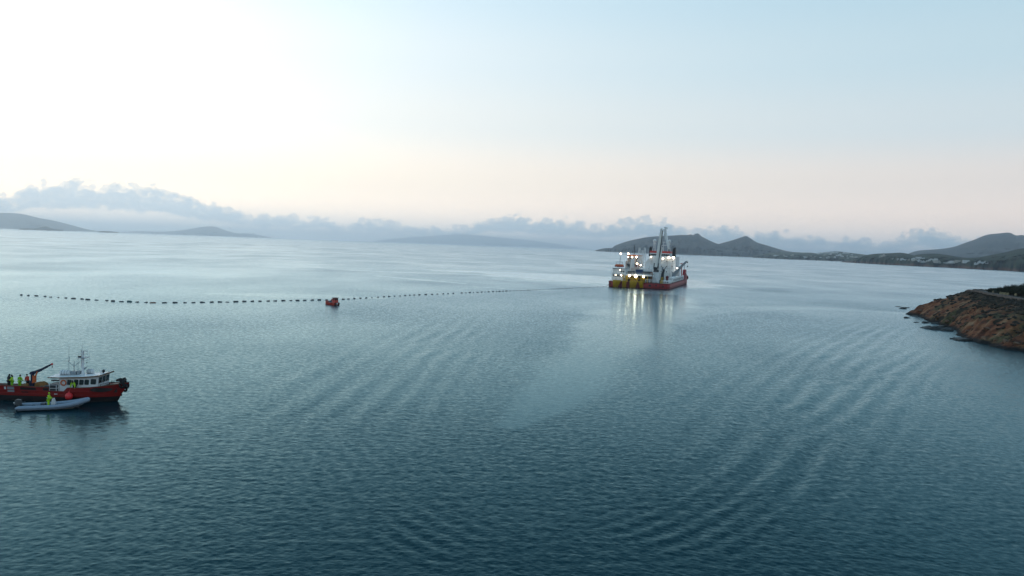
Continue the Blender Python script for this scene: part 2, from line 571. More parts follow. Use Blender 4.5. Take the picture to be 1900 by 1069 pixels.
    nt.links.new(ge.outputs['Position'], rp.inputs['Vector'])
    c0 = _n(nt, 'ShaderNodeVectorMath', operation='SUBTRACT'); nt.links.new(rp.outputs['Color'], c0.inputs[0]); c0.inputs[1].default_value = (0.5, 0.5, 0.5)
    c1 = _n(nt, 'ShaderNodeVectorMath', operation='MULTIPLY'); nt.links.new(c0.outputs[0], c1.inputs[0]); c1.inputs[1].default_value = (RIPPLE, RIPPLE, 0)
    sq = _n(nt, 'ShaderNodeMath', operation='SQRT'); nt.links.new(at_n.outputs['Fac'], sq.inputs[0])
    c2 = _n(nt, 'ShaderNodeVectorMath', operation='SCALE'); nt.links.new(c1.outputs[0], c2.inputs[0]); nt.links.new(sq.outputs[0], c2.inputs['Scale'])
    c3 = _n(nt, 'ShaderNodeVectorMath', operation='ADD'); nt.links.new(ge.outputs['Normal'], c3.inputs[0]); nt.links.new(c2.outputs[0], c3.inputs[1])
    c4 = _n(nt, 'ShaderNodeVectorMath', operation='NORMALIZE'); nt.links.new(c3.outputs[0], c4.inputs[0])
    gl = _n(nt, 'ShaderNodeBsdfGlossy', distribution='MULTI_GGX'); 
    tn = _n(nt, 'ShaderNodeMix', data_type='RGBA'); tn.inputs[6].default_value = (*SEA_TINT, 1); tn.inputs[7].default_value = (*SEA_GRAZE, 1)
    nt.links.new(tn.outputs[2], gl.inputs['Color'])
    df = _n(nt, 'ShaderNodeBsdfDiffuse'); fr = _n(nt, 'ShaderNodeFresnel'); fr.inputs['IOR'].default_value = 1.333
    ms = _n(nt, 'ShaderNodeMixShader')
    tp = _n(nt, 'ShaderNodeMath', operation='POWER'); nt.links.new(fr.outputs[0], tp.inputs[0]); tp.inputs[1].default_value = 0.75; nt.links.new(tp.outputs[0], tn.inputs[0])
    nt.links.new(p.outputs[0], gl.inputs['Roughness']); nt.links.new(c4.outputs[0], gl.inputs['Normal']); nt.links.new(c4.outputs[0], fr.inputs['Normal'])
    rk = _n(nt, 'ShaderNodeMath', operation='MULTIPLY_ADD'); nt.links.new(sq.outputs[0], rk.inputs[0]); rk.inputs[1].default_value = -ROUGH_LOSS; rk.inputs[2].default_value = 1.0   # rough water mirrors less at grazing angles
    rf = _n(nt, 'ShaderNodeMath', operation='MULTIPLY', use_clamp=True); pw_ = _n(nt, 'ShaderNodeMath', operation='POWER'); nt.links.new(fr.outputs[0], pw_.inputs[0]); pw_.inputs[1].default_value = FRESNEL_POWER; gn = _n(nt, 'ShaderNodeMath', operation='MULTIPLY', use_clamp=True); nt.links.new(pw_.outputs[0], gn.inputs[0]); gn.inputs[1].default_value = FRESNEL_GAIN; nt.links.new(gn.outputs[0], rf.inputs[0]); nt.links.new(rk.outputs[0], rf.inputs[1])
    nt.links.new(rf.outputs[0], ms.inputs[0]); nt.links.new(df.outputs[0], ms.inputs[1]); nt.links.new(gl.outputs[0], ms.inputs[2])
    nt.links.new(ms.outputs[0], nt.nodes['Material Output'].inputs['Surface'])
    no = _n(nt, 'ShaderNodeTexNoise'); no.inputs['Scale'].default_value = 0.02; no.inputs['Detail'].default_value = 3
    nt.links.new(ge.outputs['Position'], no.inputs['Vector'])
    cr = _n(nt, 'ShaderNodeMix', data_type='RGBA')
    cr.inputs[6].default_value = (*SEA_A, 1); cr.inputs[7].default_value = (*SEA_B, 1)
    nt.links.new(no.outputs[0], cr.inputs[0])
    nt.links.new(cr.outputs[2], df.inputs['Color'])
    nt.nodes.remove(b)
    me.materials.append(m)
    return o
MSS_WAVES, MSS_BASE, UNRES = 0.0044, 0.0004, 0.75
RIPPLE = 4.0
FRESNEL_POWER, FRESNEL_GAIN = 1.22, 1.4
SEA_TINT, SEA_GRAZE = (0.40, 0.87, 1.0), (0.82, 0.92, 1.0)
ROUGH_LOSS = 5.0
SEA_A, SEA_B = (0.0004, 0.016, 0.024), (0.0006, 0.020, 0.027)
WAKES = [
    ([(1720, 585), (1640, 608), (1570, 650), (1510, 705), (1465, 770), (1435, 850), (1415, 930)], 4.4, 0.095, 11.0, 1, 0.0),
    ([(1740, 640), (1660, 690), (1590, 760), (1530, 840), (1470, 920), (1390, 1000)], 3.8, 0.08, 10.0, 2, 0.02),
    ([(1440, 850), (1390, 905), (1320, 955), (1230, 995), (1120, 1025)], 1.9, 0.024, 5.0, 3, 0.0),
    ([(620, 820), (670, 890), (730, 950), (810, 1000), (900, 1035)], 1.8, 0.022, 5.0, 4, 0.0),
    ([(880, 580), (820, 625), (740, 690), (670, 760), (600, 850)], 4.6, 0.05, 14.0, 5, 0.01),
]
SEA = build_sea()
# ------------------------------------------------------------------ far land
from mathutils.bvhtree import BVHTree
def ground_material(name, cols, scale, rock=None, rock_z=12.0, detail=8, fields=None):
    """scrub, earth and rock patches; rock shows on the low shore cliffs and where the ground is steep"""
    m = bpy.data.materials.new(name); m.use_nodes = True
    nt = m.node_tree; b = nt.nodes['Principled BSDF']
    ge = _n(nt, 'ShaderNodeNewGeometry')
    no = _n(nt, 'ShaderNodeTexNoise'); no.inputs['Scale'].default_value = scale
    no.inputs['Detail'].default_value = detail; no.inputs['Roughness'].default_value = 0.62
    nt.links.new(ge.outputs['Position'], no.inputs['Vector'])
    cr = _n(nt, 'ShaderNodeValToRGB')
    e = cr.color_ramp.elements
    e[0].position, e[0].color = 0.32, (*cols[0], 1)
    e[1].position, e[1].color = 0.70, (*cols[-1], 1)
    for i, c in enumerate(cols[1:-1]):
        q = e.new(0.32 + 0.38 * (i + 1) / (len(cols) - 1)); q.color = (*c, 1)
    nt.links.new(no.outputs[0], cr.inputs[0])
    c = cr.outputs[0]
    if fields:
        vo = _n(nt, 'ShaderNodeTexVoronoi'); vo.inputs['Scale'].default_value = scale * 2.2
        nt.links.new(ge.outputs['Position'], vo.inputs['Vector'])
        hs = _n(nt, 'ShaderNodeSeparateColor'); nt.links.new(vo.outputs['Color'], hs.inputs[0])
        r2 = _n(nt, 'ShaderNodeMapRange'); r2.inputs[1].default_value, r2.inputs[2].default_value = 0.55, 0.75; r2.inputs[4].default_value = 0.7
        nt.links.new(hs.outputs[0], r2.inputs[0])
        mx = _n(nt, 'ShaderNodeMix', data_type='RGBA'); nt.links.new(r2.outputs[0], mx.inputs[0])
        nt.links.new(c, mx.inputs[6]); mx.inputs[7].default_value = (*fields, 1)
        c = mx.outputs[2]
    if rock:
        sp = _n(nt, 'ShaderNodeSeparateXYZ'); nt.links.new(ge.outputs['Position'], sp.inputs[0])
        n2 = _n(nt, 'ShaderNodeTexNoise'); n2.inputs['Scale'].default_value = scale * 3; n2.inputs['Detail'].default_value = 5
        nt.links.new(ge.outputs['Position'], n2.inputs['Vector'])
        ad = _n(nt, 'ShaderNodeMath', operation='MULTIPLY_ADD'); nt.links.new(n2.outputs[0], ad.inputs[0])
        ad.inputs[1].default_value = rock_z * 1.6; nt.links.new(sp.outputs[2], ad.inputs[2])
        mr = _n(nt, 'ShaderNodeMapRange'); mr.inputs[1].default_value, mr.inputs[2].default_value = rock_z * 2.1, rock_z * 1.2
        nt.links.new(ad.outputs[0], mr.inputs[0])
        mx = _n(nt, 'ShaderNodeMix', data_type='RGBA'); nt.links.new(mr.outputs[0], mx.inputs[0])
        nt.links.new(c, mx.inputs[6]); mx.inputs[7].default_value = (*rock, 1)
        c = mx.outputs[2]
    nt.links.new(c, b.inputs['Base Color'])
    b.inputs['Roughness'].default_value = 0.95
    b.inputs['Specular IOR Level'].default_value = 0.15
    return m

def far_land(name, crest, d_crest, d_shore, mat, relief=0.25, feat=0.35, nv=26, seed=0, cols=150, cliff=0.06, back=1.35, pw=0.75):
    """a hill range: crest line given as (pixel, pixel), raised at its true distance; slopes run down to a shore in front"""
    crest = [p.to_2d() for p in smooth_path([Vector((a, b)) for a, b in crest], 4)]
    cx = np.array([p.x for p in crest]); cy = np.array([p.y for p in crest])
    xs = np.linspace(cx[0], cx[-1], cols)
    ys = np.interp(xs, cx, cy)
    dc = np.interp(xs, [xs[0], xs[-1]], d_crest) if isinstance(d_crest, tuple) else np.full(cols, d_crest)
    ds = np.interp(xs, [xs[0], xs[-1]], d_shore) if isinstance(d_shore, tuple) else np.full(cols, d_shore)
    vv = np.concatenate([np.linspace(0, 1, nv), np.linspace(1, 2, 8)[1:]])
    verts = np.zeros((cols, len(vv), 3), np.float32)
    span = float(np.mean(dc) * (xs[-1] - xs[0]) / FPX)
    for i in range(cols):
        c = at_dist(xs[i], ys[i], dc[i])
        ux, uy = c.x / dc[i], c.y / dc[i]
        zc = max(c.z, 0.0)
        end = min(1.0, 6 * min(i, cols - 1 - i) / cols)
        sh = ds[i] + (dc[i] - ds[i]) * (1 - end) * 0.8
        for j, v in enumerate(vv):
            if v <= 1:
                d = sh + (dc[i] - sh) * v
                z = zc * (v ** pw)
            else:
                d = dc[i] * (1 + (back - 1) * (v - 1))
                z = zc * (1 - (v - 1)) - (4 if v > 1.9 else 0)
            verts[i, j] = (ux * d, uy * d, z)
    f = feat * span
    X, Y = verts[..., 0], verts[..., 1]
    V = vv[None, :]
    hmax = verts[..., 2].max()
    n = fbm(X / (f * 0.35), Y / (f * 0.5), 5, seed) - 0.5
    ridg = 1 - np.abs(fbm(X / (f * 0.2), Y / (f * 0.5), 4, seed + 5) * 2 - 1)
    w = np.where(V <= 1, V * (1 - V) * 4, 0) * (0.35 + 0.65 * V)
    local = verts[:, nv - 1, 2][:, None]
    verts[..., 2] += w * relief * local * (n * 1.3 - (1 - ridg) * 0.8) * 1.0
    sh = (V > 0.015) * (V < 1)
    verts[..., 2] += sh * np.minimum(local * 0.5, hmax * cliff) * sstep(0, 0.06, V) * (1 - sstep(0.2, 0.9, V))
    # shore line wanders
    wob = (fbm(X / (f * 0.12), Y / (f * 0.12), 3, seed + 9) - 0.5) * (np.array(dc - ds)[:, None]) * 0.35 * (1 - np.clip(V, 0, 1)) ** 2
    rr = np.hypot(X, Y)
    verts[..., 0] *= (rr + wob) / rr; verts[..., 1] *= (rr + wob) / rr
    verts[:, 0, 2] = -3.0
    verts[..., 2] = np.maximum(verts[..., 2], -4)
    nr_ = len(vv)
    ii, jj = np.meshgrid(np.arange(cols - 1), np.arange(nr_ - 1), indexing='ij')
    q = np.stack([ii * nr_ + jj, (ii + 1) * nr_ + jj, (ii + 1) * nr_ + jj + 1, ii * nr_ + jj + 1], -1).reshape(-1, 4)
    me = bpy.data.meshes.new(name)
    vl = verts.reshape(-1, 3)
    me.from_pydata([tuple(map(float, p)) for p in vl], [], [tuple(map(int, p)) for p in q])
    me.polygons.foreach_set('use_smooth', np.ones(len(q), bool))
    me.materials.append(mat); me.update()
    o = bpy.data.objects.new(name, me); COL.objects.link(o)
    o['kind'] = 'structure'
    o['_bvh'] = 0
    del o['_bvh']
    return o, BVHTree.FromPolygons([Vector(p) for p in vl], [tuple(map(int, p)) for p in q])

M_far = ground_material('far_scrub', [(0.028, 0.032, 0.034), (0.05, 0.05, 0.048), (0.08, 0.072, 0.062)], 0.002)
M_isle = ground_material('island_scrub', [(0.014, 0.018, 0.020), (0.034, 0.034, 0.034), (0.08, 0.066, 0.058)], 0.0035, rock=(0.10, 0.075, 0.06), rock_z=9)
M_village = ground_material('terraced_slope', [(0.035, 0.045, 0.026), (0.06, 0.065, 0.035), (0.09, 0.08, 0.05)], 0.006, rock=(0.10, 0.07, 0.05), rock_z=8, fields=(0.075, 0.085, 0.045))
M_cape = ground_material('cape_scrub', [(0.012, 0.018, 0.010), (0.028, 0.036, 0.016), (0.055, 0.05, 0.03)], 0.010, rock=(0.15, 0.07, 0.045), rock_z=10, fields=(0.035, 0.05, 0.02))

far_land('hills_across_the_bay', [(-130, 410), (-60, 399), (0, 395), (40, 397), (70, 404), (100, 409.5), (130, 417), (160, 425), (186, 429.6)], 24000, 21500, M_far, 0.2, seed=1)
far_land('islet', [(36, 424.6), (45, 423.6), (62, 424), (75, 421.6), (82, 420), (88, 420.6), (97, 424), (110, 426), (118, 427)], 14500, 14200, M_isle, 0.2, seed=2, cols=60)
far_land('low_islet', [(183, 429.2), (195, 428.6), (212, 429.9), (220, 430.6)], 15000, 14800, M_isle, 0.1, seed=3, cols=40)
far_land('distant_island', [(225, 430.6), (260, 429), (300, 430), (340, 427), (370, 422), (390, 420), (402, 421.5), (420, 428), (440, 433), (455, 433), (470, 434.5), (500, 440), (505, 441)], 31000, 28500, M_far, 0.15, seed=4)
far_land('pale_mountain', [(680, 449), (740, 442), (800, 438), (850, 435), (880, 436), (930, 441), (1000, 448), (1060, 457), (1098, 462.4)], 47000, 43500, M_far, 0.1, seed=5)
far_land('far_mountain', [(1670, 478), (1690, 469), (1705, 465), (1725, 463.5), (1745, 462), (1770, 458), (1790, 451), (1810, 444), (1830, 436), (1850, 433.5), (1872, 431.5), (1885, 437), (1895, 436), (1910, 438), (1990, 446), (2080, 470)], 11500, 8500, M_far, 0.35, seed=6)
far_land('dark_island', [(1104, 464.8), (1115, 462), (1125, 460.5), (1136, 460), (1141, 456), (1160, 449), (1180, 444), (1205, 439.5), (1230, 438), (1250, 437), (1262, 436), (1277, 436), (1281, 434.6), (1286, 436.5), (1290, 434), (1296, 433.6), (1301, 438), (1308, 442), (1318, 447), (1330, 452), (1345, 456), (1380, 464), (1420, 472)], 9300, 7700, M_isle, 0.5, 0.3, seed=7, cols=240, cliff=0.09)
far_land('peaked_island', [(1300, 468), (1325, 456), (1340, 451), (1360, 445.5), (1375, 440.5), (1384, 438), (1392, 442), (1405, 450), (1425, 456), (1450, 463.5), (1470, 467.5), (1490, 469), (1520, 474)], 10200, 8000, M_isle, 0.5, 0.3, seed=8, cols=200, cliff=0.07)
V_O, V_BVH = far_land('village_shore', [(1395, 475), (1440, 468.6), (1480, 468.8), (1505, 469), (1517, 470.5), (1530, 468), (1553, 466.6), (1575, 469), (1600, 472), (1640, 476), (1700, 480)], 7200, 5900, M_village, 0.14, 0.2, seed=9, cols=160, cliff=0.15)
C_O, C_BVH = far_land('cape', [(1562, 487.5), (1572, 485.5), (1582, 483.5), (1592, 480), (1605, 474), (1625, 471), (1650, 470), (1670, 469), (1685, 471), (1695, 474), (1705, 472), (1730, 470.5), (1750, 472), (1775, 476), (1790, 478), (1810, 478), (1830, 475), (1850, 471), (1870, 467), (1890, 462), (1910, 459), (1980, 446), (2080, 452)], (4700, 3600), (4250, 2350), M_cape, 0.14, 0.22, seed=10, cols=260, cliff=0.16)

# ------------------------------------------------------------------ near headland
def headland():
    S = [(1683, 573), (1697, 579), (1712, 587), (1730, 596), (1750, 602), (1768, 609), (1782, 616), (1790, 624), (1800, 631), (1830, 639), (1862, 643), (1900, 648), (1960, 655), (2040, 668)]
    P = []
    for px, py in S:
        p = at(px, py)
        P.append((p.x, p.y, 0.0))
        d = Vector((p.x, p.y)).normalized()
        side = Vector((-0.75, -0.66))
        P.append((p.x + side.x * 9, p.y + side.y * 9, -2.6))
    def W(px, py, d):
        q = at_dist(px, py, d)
        P.append((q.x, q.y, q.z))
    for a in [(1696, 567, 352), (1720, 560.5, 356), (1745, 556.5, 350), (1770, 546, 342), (1790, 541, 337), (1812, 541.5, 332), (1837, 546, 322),
              (1870, 551, 306), (1900, 556, 294), (1940, 562, 284), (2020, 566, 270),
              (1770, 574, 302), (1735, 578, 318), (1800, 590, 270), (1830, 590, 257), (1870, 600, 242), (1900, 604, 236), (1960, 610, 226), (1850, 565, 288), (1900, 575, 268), (1820, 565, 300),
              (1868, 541.5, 340), (1900, 537, 335), (1940, 530, 330), (2020, 520, 320)]:
        W(*a)
    for px, d, z in [(1672, 352, -2.5), (1690, 378, -3), (1730, 388, -3), (1780, 382, -3), (1820, 385, -3), (1860, 392, -2), (1920, 400, -2), (2000, 400, -2)]:
        q = at_dist(px, 500, d)
        P.append((q.x, q.y, z))
    P = np.array(P)
    def phi(r2):
        return r2 * np.log(np.maximum(r2, 1e-9)) * 0.5
    n = len(P)
    K = phi(((P[:, None, :2] - P[None, :, :2]) ** 2).sum(-1)) + np.eye(n) * 60.0
    Q = np.hstack([np.ones((n, 1)), P[:, :2]])
    Amat = np.block([[K, Q], [Q.T, np.zeros((3, 3))]])
    w = np.linalg.solve(Amat, np.concatenate([P[:, 2], np.zeros(3)]))
    gx = np.arange(84, 300, 0.7); gy = np.arange(120, 372, 0.7)
    X, Y = np.meshgrid(gx, gy, indexing='ij')
    Z = w[n] + w[n + 1] * X + w[n + 2] * Y
    for i in range(n):
        Z = Z + w[i] * phi((X - P[i, 0]) ** 2 + (Y - P[i, 1]) ** 2)
    # keep the land behind the view from running away
    Z = np.clip(Z, -6, 16)
    # path stays smooth
    path_px = [(1800, 539.5, 338), (1822, 542.5, 330), (1840, 547, 318), (1868, 551.5, 304), (1900, 556, 292), (1950, 562, 281), (2010, 566, 271)]
    path = smooth_path([at_dist(*a).to_2d() for a in path_px], 6)
    pd, ps = poly_dist(X.astype(np.float32), Y.astype(np.float32), path)
    keep = sstep(1.5, 7.0, np.abs(pd))
    land = sstep(-0.5, 1.5, Z)
    # strata run along the slope: ridged relief with broken ledges
    u = (X * 0.82 + Y * 0.57); v = (-X * 0.57 + Y * 0.82)
    rid = 1 - np.abs(2 * fbm(u / 16, v / 7, 4, 70) - 1)
    big = fbm(X / 26, Y / 26, 3, 75) - 0.5
    sm = fbm(X / 3.2, Y / 3.2, 4, 80, 0.6) - 0.5
    low = 1 - sstep(5.0, 9.0, Z)
    Z = Z + keep * land * ((rid - 0.72) * (1.1 + 2.2 * low) + big * 2.0 + sm * (0.5 + 0.6 * low))
    # stepped ledges near the water
    step = 0.8
    t = Z / step
    led = (np.floor(t) + sstep(0.25, 0.75, t - np.floor(t))) * step
    Z = Z + (led - Z) * 0.35 * low * (Z > 0.1)
    # broken reef fringe at the water line
    fr = fbm(X / 5, Y / 5, 3, 85)
    Z = np.where((Z > -1.6) & (Z < 0.4), Z + (fr - 0.48) * 2.4, Z)
    nx, ny = X.shape
    me = bpy.data.meshes.new('headland')
    V = np.stack([X, Y, Z], -1).reshape(-1, 3).astype(np.float32)
    ii, jj = np.meshgrid(np.arange(nx - 1), np.arange(ny - 1), indexing='ij')
    q = np.stack([ii * ny + jj, (ii + 1) * ny + jj, (ii + 1) * ny + jj + 1, ii * ny + jj + 1], -1).reshape(-1, 4)
    zz = Z.reshape(-1)
    q = q[(zz[q].max(1) > -0.7)]
    used = np.unique(q); remap = np.zeros(len(V), int); remap[used] = np.arange(len(used))
    V = V[used]; q = remap[q]
    me.vertices.add(len(V)); me.vertices.foreach_set('co', V.ravel())
    me.loops.add(len(q) * 4); me.loops.foreach_set('vertex_index', q.ravel().astype(np.int32))
    me.polygons.add(len(q)); me.polygons.foreach_set('loop_start', (np.arange(len(q)) * 4).astype(np.int32))
    me.update(calc_edges=True)
    o = bpy.data.objects.new('headland', me); COL.objects.link(o)
    o['kind'] = 'structure'
    # material: red-brown earth and schist, dark wet rock at the water, dark scrub on top
    m = bpy.data.materials.new('headland_rock'); m.use_nodes = True
    nt = m.node_tree; b = nt.nodes['Principled BSDF']
    ge = _n(nt, 'ShaderNodeNewGeometry')
    sp = _n(nt, 'ShaderNodeSeparateXYZ'); nt.links.new(ge.outputs['Position'], sp.inputs[0])
    def noise(scale, detail=6, rough=0.6, vec=None):
        x = _n(nt, 'ShaderNodeTexNoise'); x.inputs['Scale'].default_value = scale
        x.inputs['Detail'].default_value = detail; x.inputs['Roughness'].default_value = rough
        nt.links.new(vec or ge.outputs['Position'], x.inputs['Vector']); return x.outputs[0]
    def rampc(fac, stops):
        x = _n(nt, 'ShaderNodeValToRGB'); e = x.color_ramp.elements
        e[0].position, e[0].color = stops[0][0], (*stops[0][1], 1)
        e[1].position, e[1].color = stops[-1][0], (*stops[-1][1], 1)
        for p, c in stops[1:-1]:
            k = e.new(p); k.color = (*c, 1)
        nt.links.new(fac, x.inputs[0]); return x.outputs[0]
    def mixc(f, a, b_):
        x = _n(nt, 'ShaderNodeMix', data_type='RGBA'); nt.links.new(f, x.inputs[0])
        for s, c in ((x.inputs[6], a), (x.inputs[7], b_)):
            if isinstance(c, tuple): s.default_value = (*c, 1)
            else: nt.links.new(c, s)
        return x.outputs[2]
    def mrange(v, a, b_, lo=0.0, hi=1.0):
        x = _n(nt, 'ShaderNodeMapRange', interpolation_type='SMOOTHSTEP'); nt.links.new(v, x.inputs[0])
        x.inputs[1].default_value, x.inputs[2].default_value, x.inputs[3].default_value, x.inputs[4].default_value = a, b_, lo, hi
        return x.outputs[0]
    def madd(a, k, c):
        x = _n(nt, 'ShaderNodeMath', operation='MULTIPLY_ADD'); nt.links.new(a, x.inputs[0]); x.inputs[1].default_value = k
        nt.links.new(c, x.inputs[2]) if not isinstance(c, (int, float)) else setattr(x.inputs[2], 'default_value', c)
        return x.outputs[0]
    mp = _n(nt, 'ShaderNodeMapping'); mp.inputs['Rotation'].default_value = (0, 0, R(35)); mp.inputs['Scale'].default_value = (0.5, 1.4, 1.6)
    nt.links.new(ge.outputs['Position'], mp.inputs['Vector'])
    earth = rampc(noise(0.22, 8, 0.66, mp.outputs[0]), [(0.30, (0.04, 0.020, 0.014)), (0.42, (0.11, 0.040, 0.022)), (0.50, (0.20, 0.072, 0.034)), (0.58, (0.25, 0.12, 0.06)), (0.70, (0.34, 0.23, 0.14))])
    grass = rampc(noise(0.9, 5, 0.6), [(0.35, (0.05, 0.042, 0.02)), (0.65, (0.12, 0.095, 0.045))])
    c = mixc(mrange(noise(0.11, 5, 0.6), 0.50, 0.62), earth, grass)
    scrub = rampc(noise(0.7, 6, 0.6), [(0.35, (0.014, 0.011, 0.007)), (0.7, (0.045, 0.032, 0.018))])
    zs = madd(noise(0.06, 5, 0.6), 9.0, sp.outputs[2])
    c = mixc(mrange(zs, 11.5, 15.0), c, scrub)
    c = mixc(mrange(noise(0.16, 7, 0.7), 0.54, 0.60), c, scrub)
    wet = madd(noise(0.5, 5), 1.6, sp.outputs[2])
    c = mixc(mrange(wet, 2.2, 1.2), c, (0.012, 0.011, 0.011))
    nt.links.new(c, b.inputs['Base Color'])
    b.inputs['Roughness'].default_value = 0.9
    b.inputs['Specular IOR Level'].default_value = 0.2
    bp = _n(nt, 'ShaderNodeBump'); bp.inputs['Strength'].default_value = 0.7; bp.inputs['Distance'].default_value = 0.5
    nt.links.new(noise(1.6, 6, 0.7), bp.inputs['Height']); nt.links.new(bp.outputs[0], b.inputs['Normal'])
    me.materials.append(m)
    def hz(x, y):
        i = int(np.clip((x - gx[0]) / 0.7, 0, nx - 1)); j = int(np.clip((y - gy[0]) / 0.7, 0, ny - 1))
        return float(Z[i, j])
    bv = BVHTree.FromPolygons([Vector(p) for p in V.tolist()], q.tolist())
    # footpath along the top
    mb = MB(); half = 1.3
    pts = smooth_path(path, 3)
    L_, R_ = [], []
    for i, p in enumerate(pts):
        d = (pts[min(i + 1, len(pts) - 1)] - pts[max(i - 1, 0)]).normalized()
        nrm = Vector((-d.y, d.x))
        hw = half * (1 + 0.25 * math.sin(i * 0.9))
        zc = max(hz(p.x + nrm.x * k, p.y + nrm.y * k) for k in (-1.9, -1.0, 0, 1.0, 1.9)) + 0.12
        L_.append((p.x + nrm.x * hw, p.y + nrm.y * hw, zc)); R_.append((p.x - nrm.x * hw, p.y - nrm.y * hw, zc))
    k = len(pts)
    low_l = [(a, b_, c_ - 0.7) for a, b_, c_ in L_]; low_r = [(a, b_, c_ - 0.7) for a, b_, c_ in R_]
    mb.add(L_ + R_ + low_l + low_r, [(i, i + 1, k + i + 1, k + i) for i in range(k - 1)] + [(2 * k + i, 2 * k + i + 1, i + 1, i) for i in range(k - 1)] + [(k + i, k + i + 1, 3 * k + i + 1, 3 * k + i) for i in range(k - 1)])
    mp_ = material('path_gravel', (0.16, 0.13, 0.115), 0.95, 0.2, 0.8, dirt=(0.12, 0.09, 0.06), dirt_amt=0.7, dirt_scale=0.35)
    tag(mb.build('path', mp_), kind='structure')
    return o, bv, hz
H_O, H_BVH, H_Z = headland()
def on_land(bvh, px, py):
    h = bvh.ray_cast(Vector((0, 0, CAM_H)), ray(px, py))
    return h[0]
# ------------------------------------------------------------------ paint and metal
M = {}
M['ship_red'] = material('ship_red_paint', (0.38, 0.024, 0.03), 0.5, 0.12, 0.3, dirt=(0.18, 0.03, 0.025), dirt_amt=0.5, dirt_scale=0.25, streak=True)
M['ship_red_dark'] = material('antifouling_red', (0.14, 0.018, 0.02), 0.7, 0.15, 0.4, dirt=(0.05, 0.03, 0.03), dirt_amt=0.6)
M['ship_white'] = material('ship_white_paint', (0.86, 0.88, 0.88), 0.45, 0.05, 0.4, dirt=(0.45, 0.36, 0.28), dirt_amt=0.35, dirt_scale=0.5, streak=True)
M['warm_white'] = material('cream_paint', (0.66, 0.55, 0.48), 0.5, 0.08, 0.4, dirt=(0.4, 0.25, 0.18), dirt_amt=0.4)
M['yellow'] = material('yellow_paint', (0.60, 0.38, 0.02), 0.5, 0.1, 0.5, dirt=(0.30, 0.17, 0.03), dirt_amt=0.5, dirt_scale=0.4, streak=True)
M['orange'] = material('orange_paint', (0.62, 0.13, 0.03), 0.45, 0.08, 0.6, dirt=(0.35, 0.1, 0.04), dirt_amt=0.4)
M['black'] = material('black_paint', (0.012, 0.013, 0.016), 0.5, 0.2, 0.8)
M['rubber'] = material('black_rubber', (0.015, 0.015, 0.016), 0.85, 0.25, 3.0, bump=0.4)
M['glass'] = material('dark_window_glass', (0.02, 0.03, 0.035), 0.08, 0.1, 1.0)
M['grey'] = material('grey_steel', (0.26, 0.30, 0.33), 0.5, 0.1, 0.7, dirt=(0.15, 0.12, 0.1), dirt_amt=0.4)
M['dark_grey'] = material('dark_steel', (0.06, 0.065, 0.07), 0.55, 0.2, 0.7)
M['deck'] = material('deck_green_grey', (0.10, 0.12, 0.11), 0.8, 0.2, 0.6, dirt=(0.16, 0.1, 0.07), dirt_amt=0.5)
M['boom'] = material('boom_pale_grey', (0.86, 0.84, 0.79), 0.5, 0.1, 0.4, dirt=(0.45, 0.40, 0.34), dirt_amt=0.4, streak=True)
M['blue'] = material('blue_container_paint', (0.02, 0.06, 0.16), 0.5, 0.1, 0.6, dirt=(0.08, 0.07, 0.07), dirt_amt=0.4)
M['band_red'] = material('band_red_paint', (0.60, 0.05, 0.04), 0.45, 0.06, 0.5)
M['lamp'] = glow('floodlight_lens', (1.0, 0.84, 0.62), 9.0)
M['lamp_cool'] = glow('floodlight_cool_lens', (1.0, 0.95, 0.86), 9.0)

def loft(mb, stations, smooth=True, cap0=True, cap1=True):
    """stations: list of equal-length point rings or strips, joined in order"""
    n = len(stations[0])
    v = [p for s in stations for p in s]
    f = []
    for i in range(len(stations) - 1):
        for k in range(n - 1):
            f.append((i * n + k, i * n + k + 1, (i + 1) * n + k + 1, (i + 1) * n + k))
    mb.add(v, f, smooth)
    if cap0: mb.add(stations[0], [tuple(range(n))])
    if cap1: mb.add(stations[-1], [tuple(range(n))[::-1]])
    return mb
def rail(mb, pts, h=1.05, r=0.03, posts=2.0, bars=2):
    """guard rail along a path"""
    pts = [Vector(p) for p in pts]
    for a, b in zip(pts, pts[1:]):
        n = max(1, int((b - a).length / posts))
        for i in range(n + 1):
            p = a.lerp(b, i / n)
            mb.bar(p, p + Vector((0, 0, h)), r * 2)
        for k in range(bars):
            z = Vector((0, 0, h * (k + 1) / bars))
            mb.bar(a + z, b + z, r * 2)
    return mb

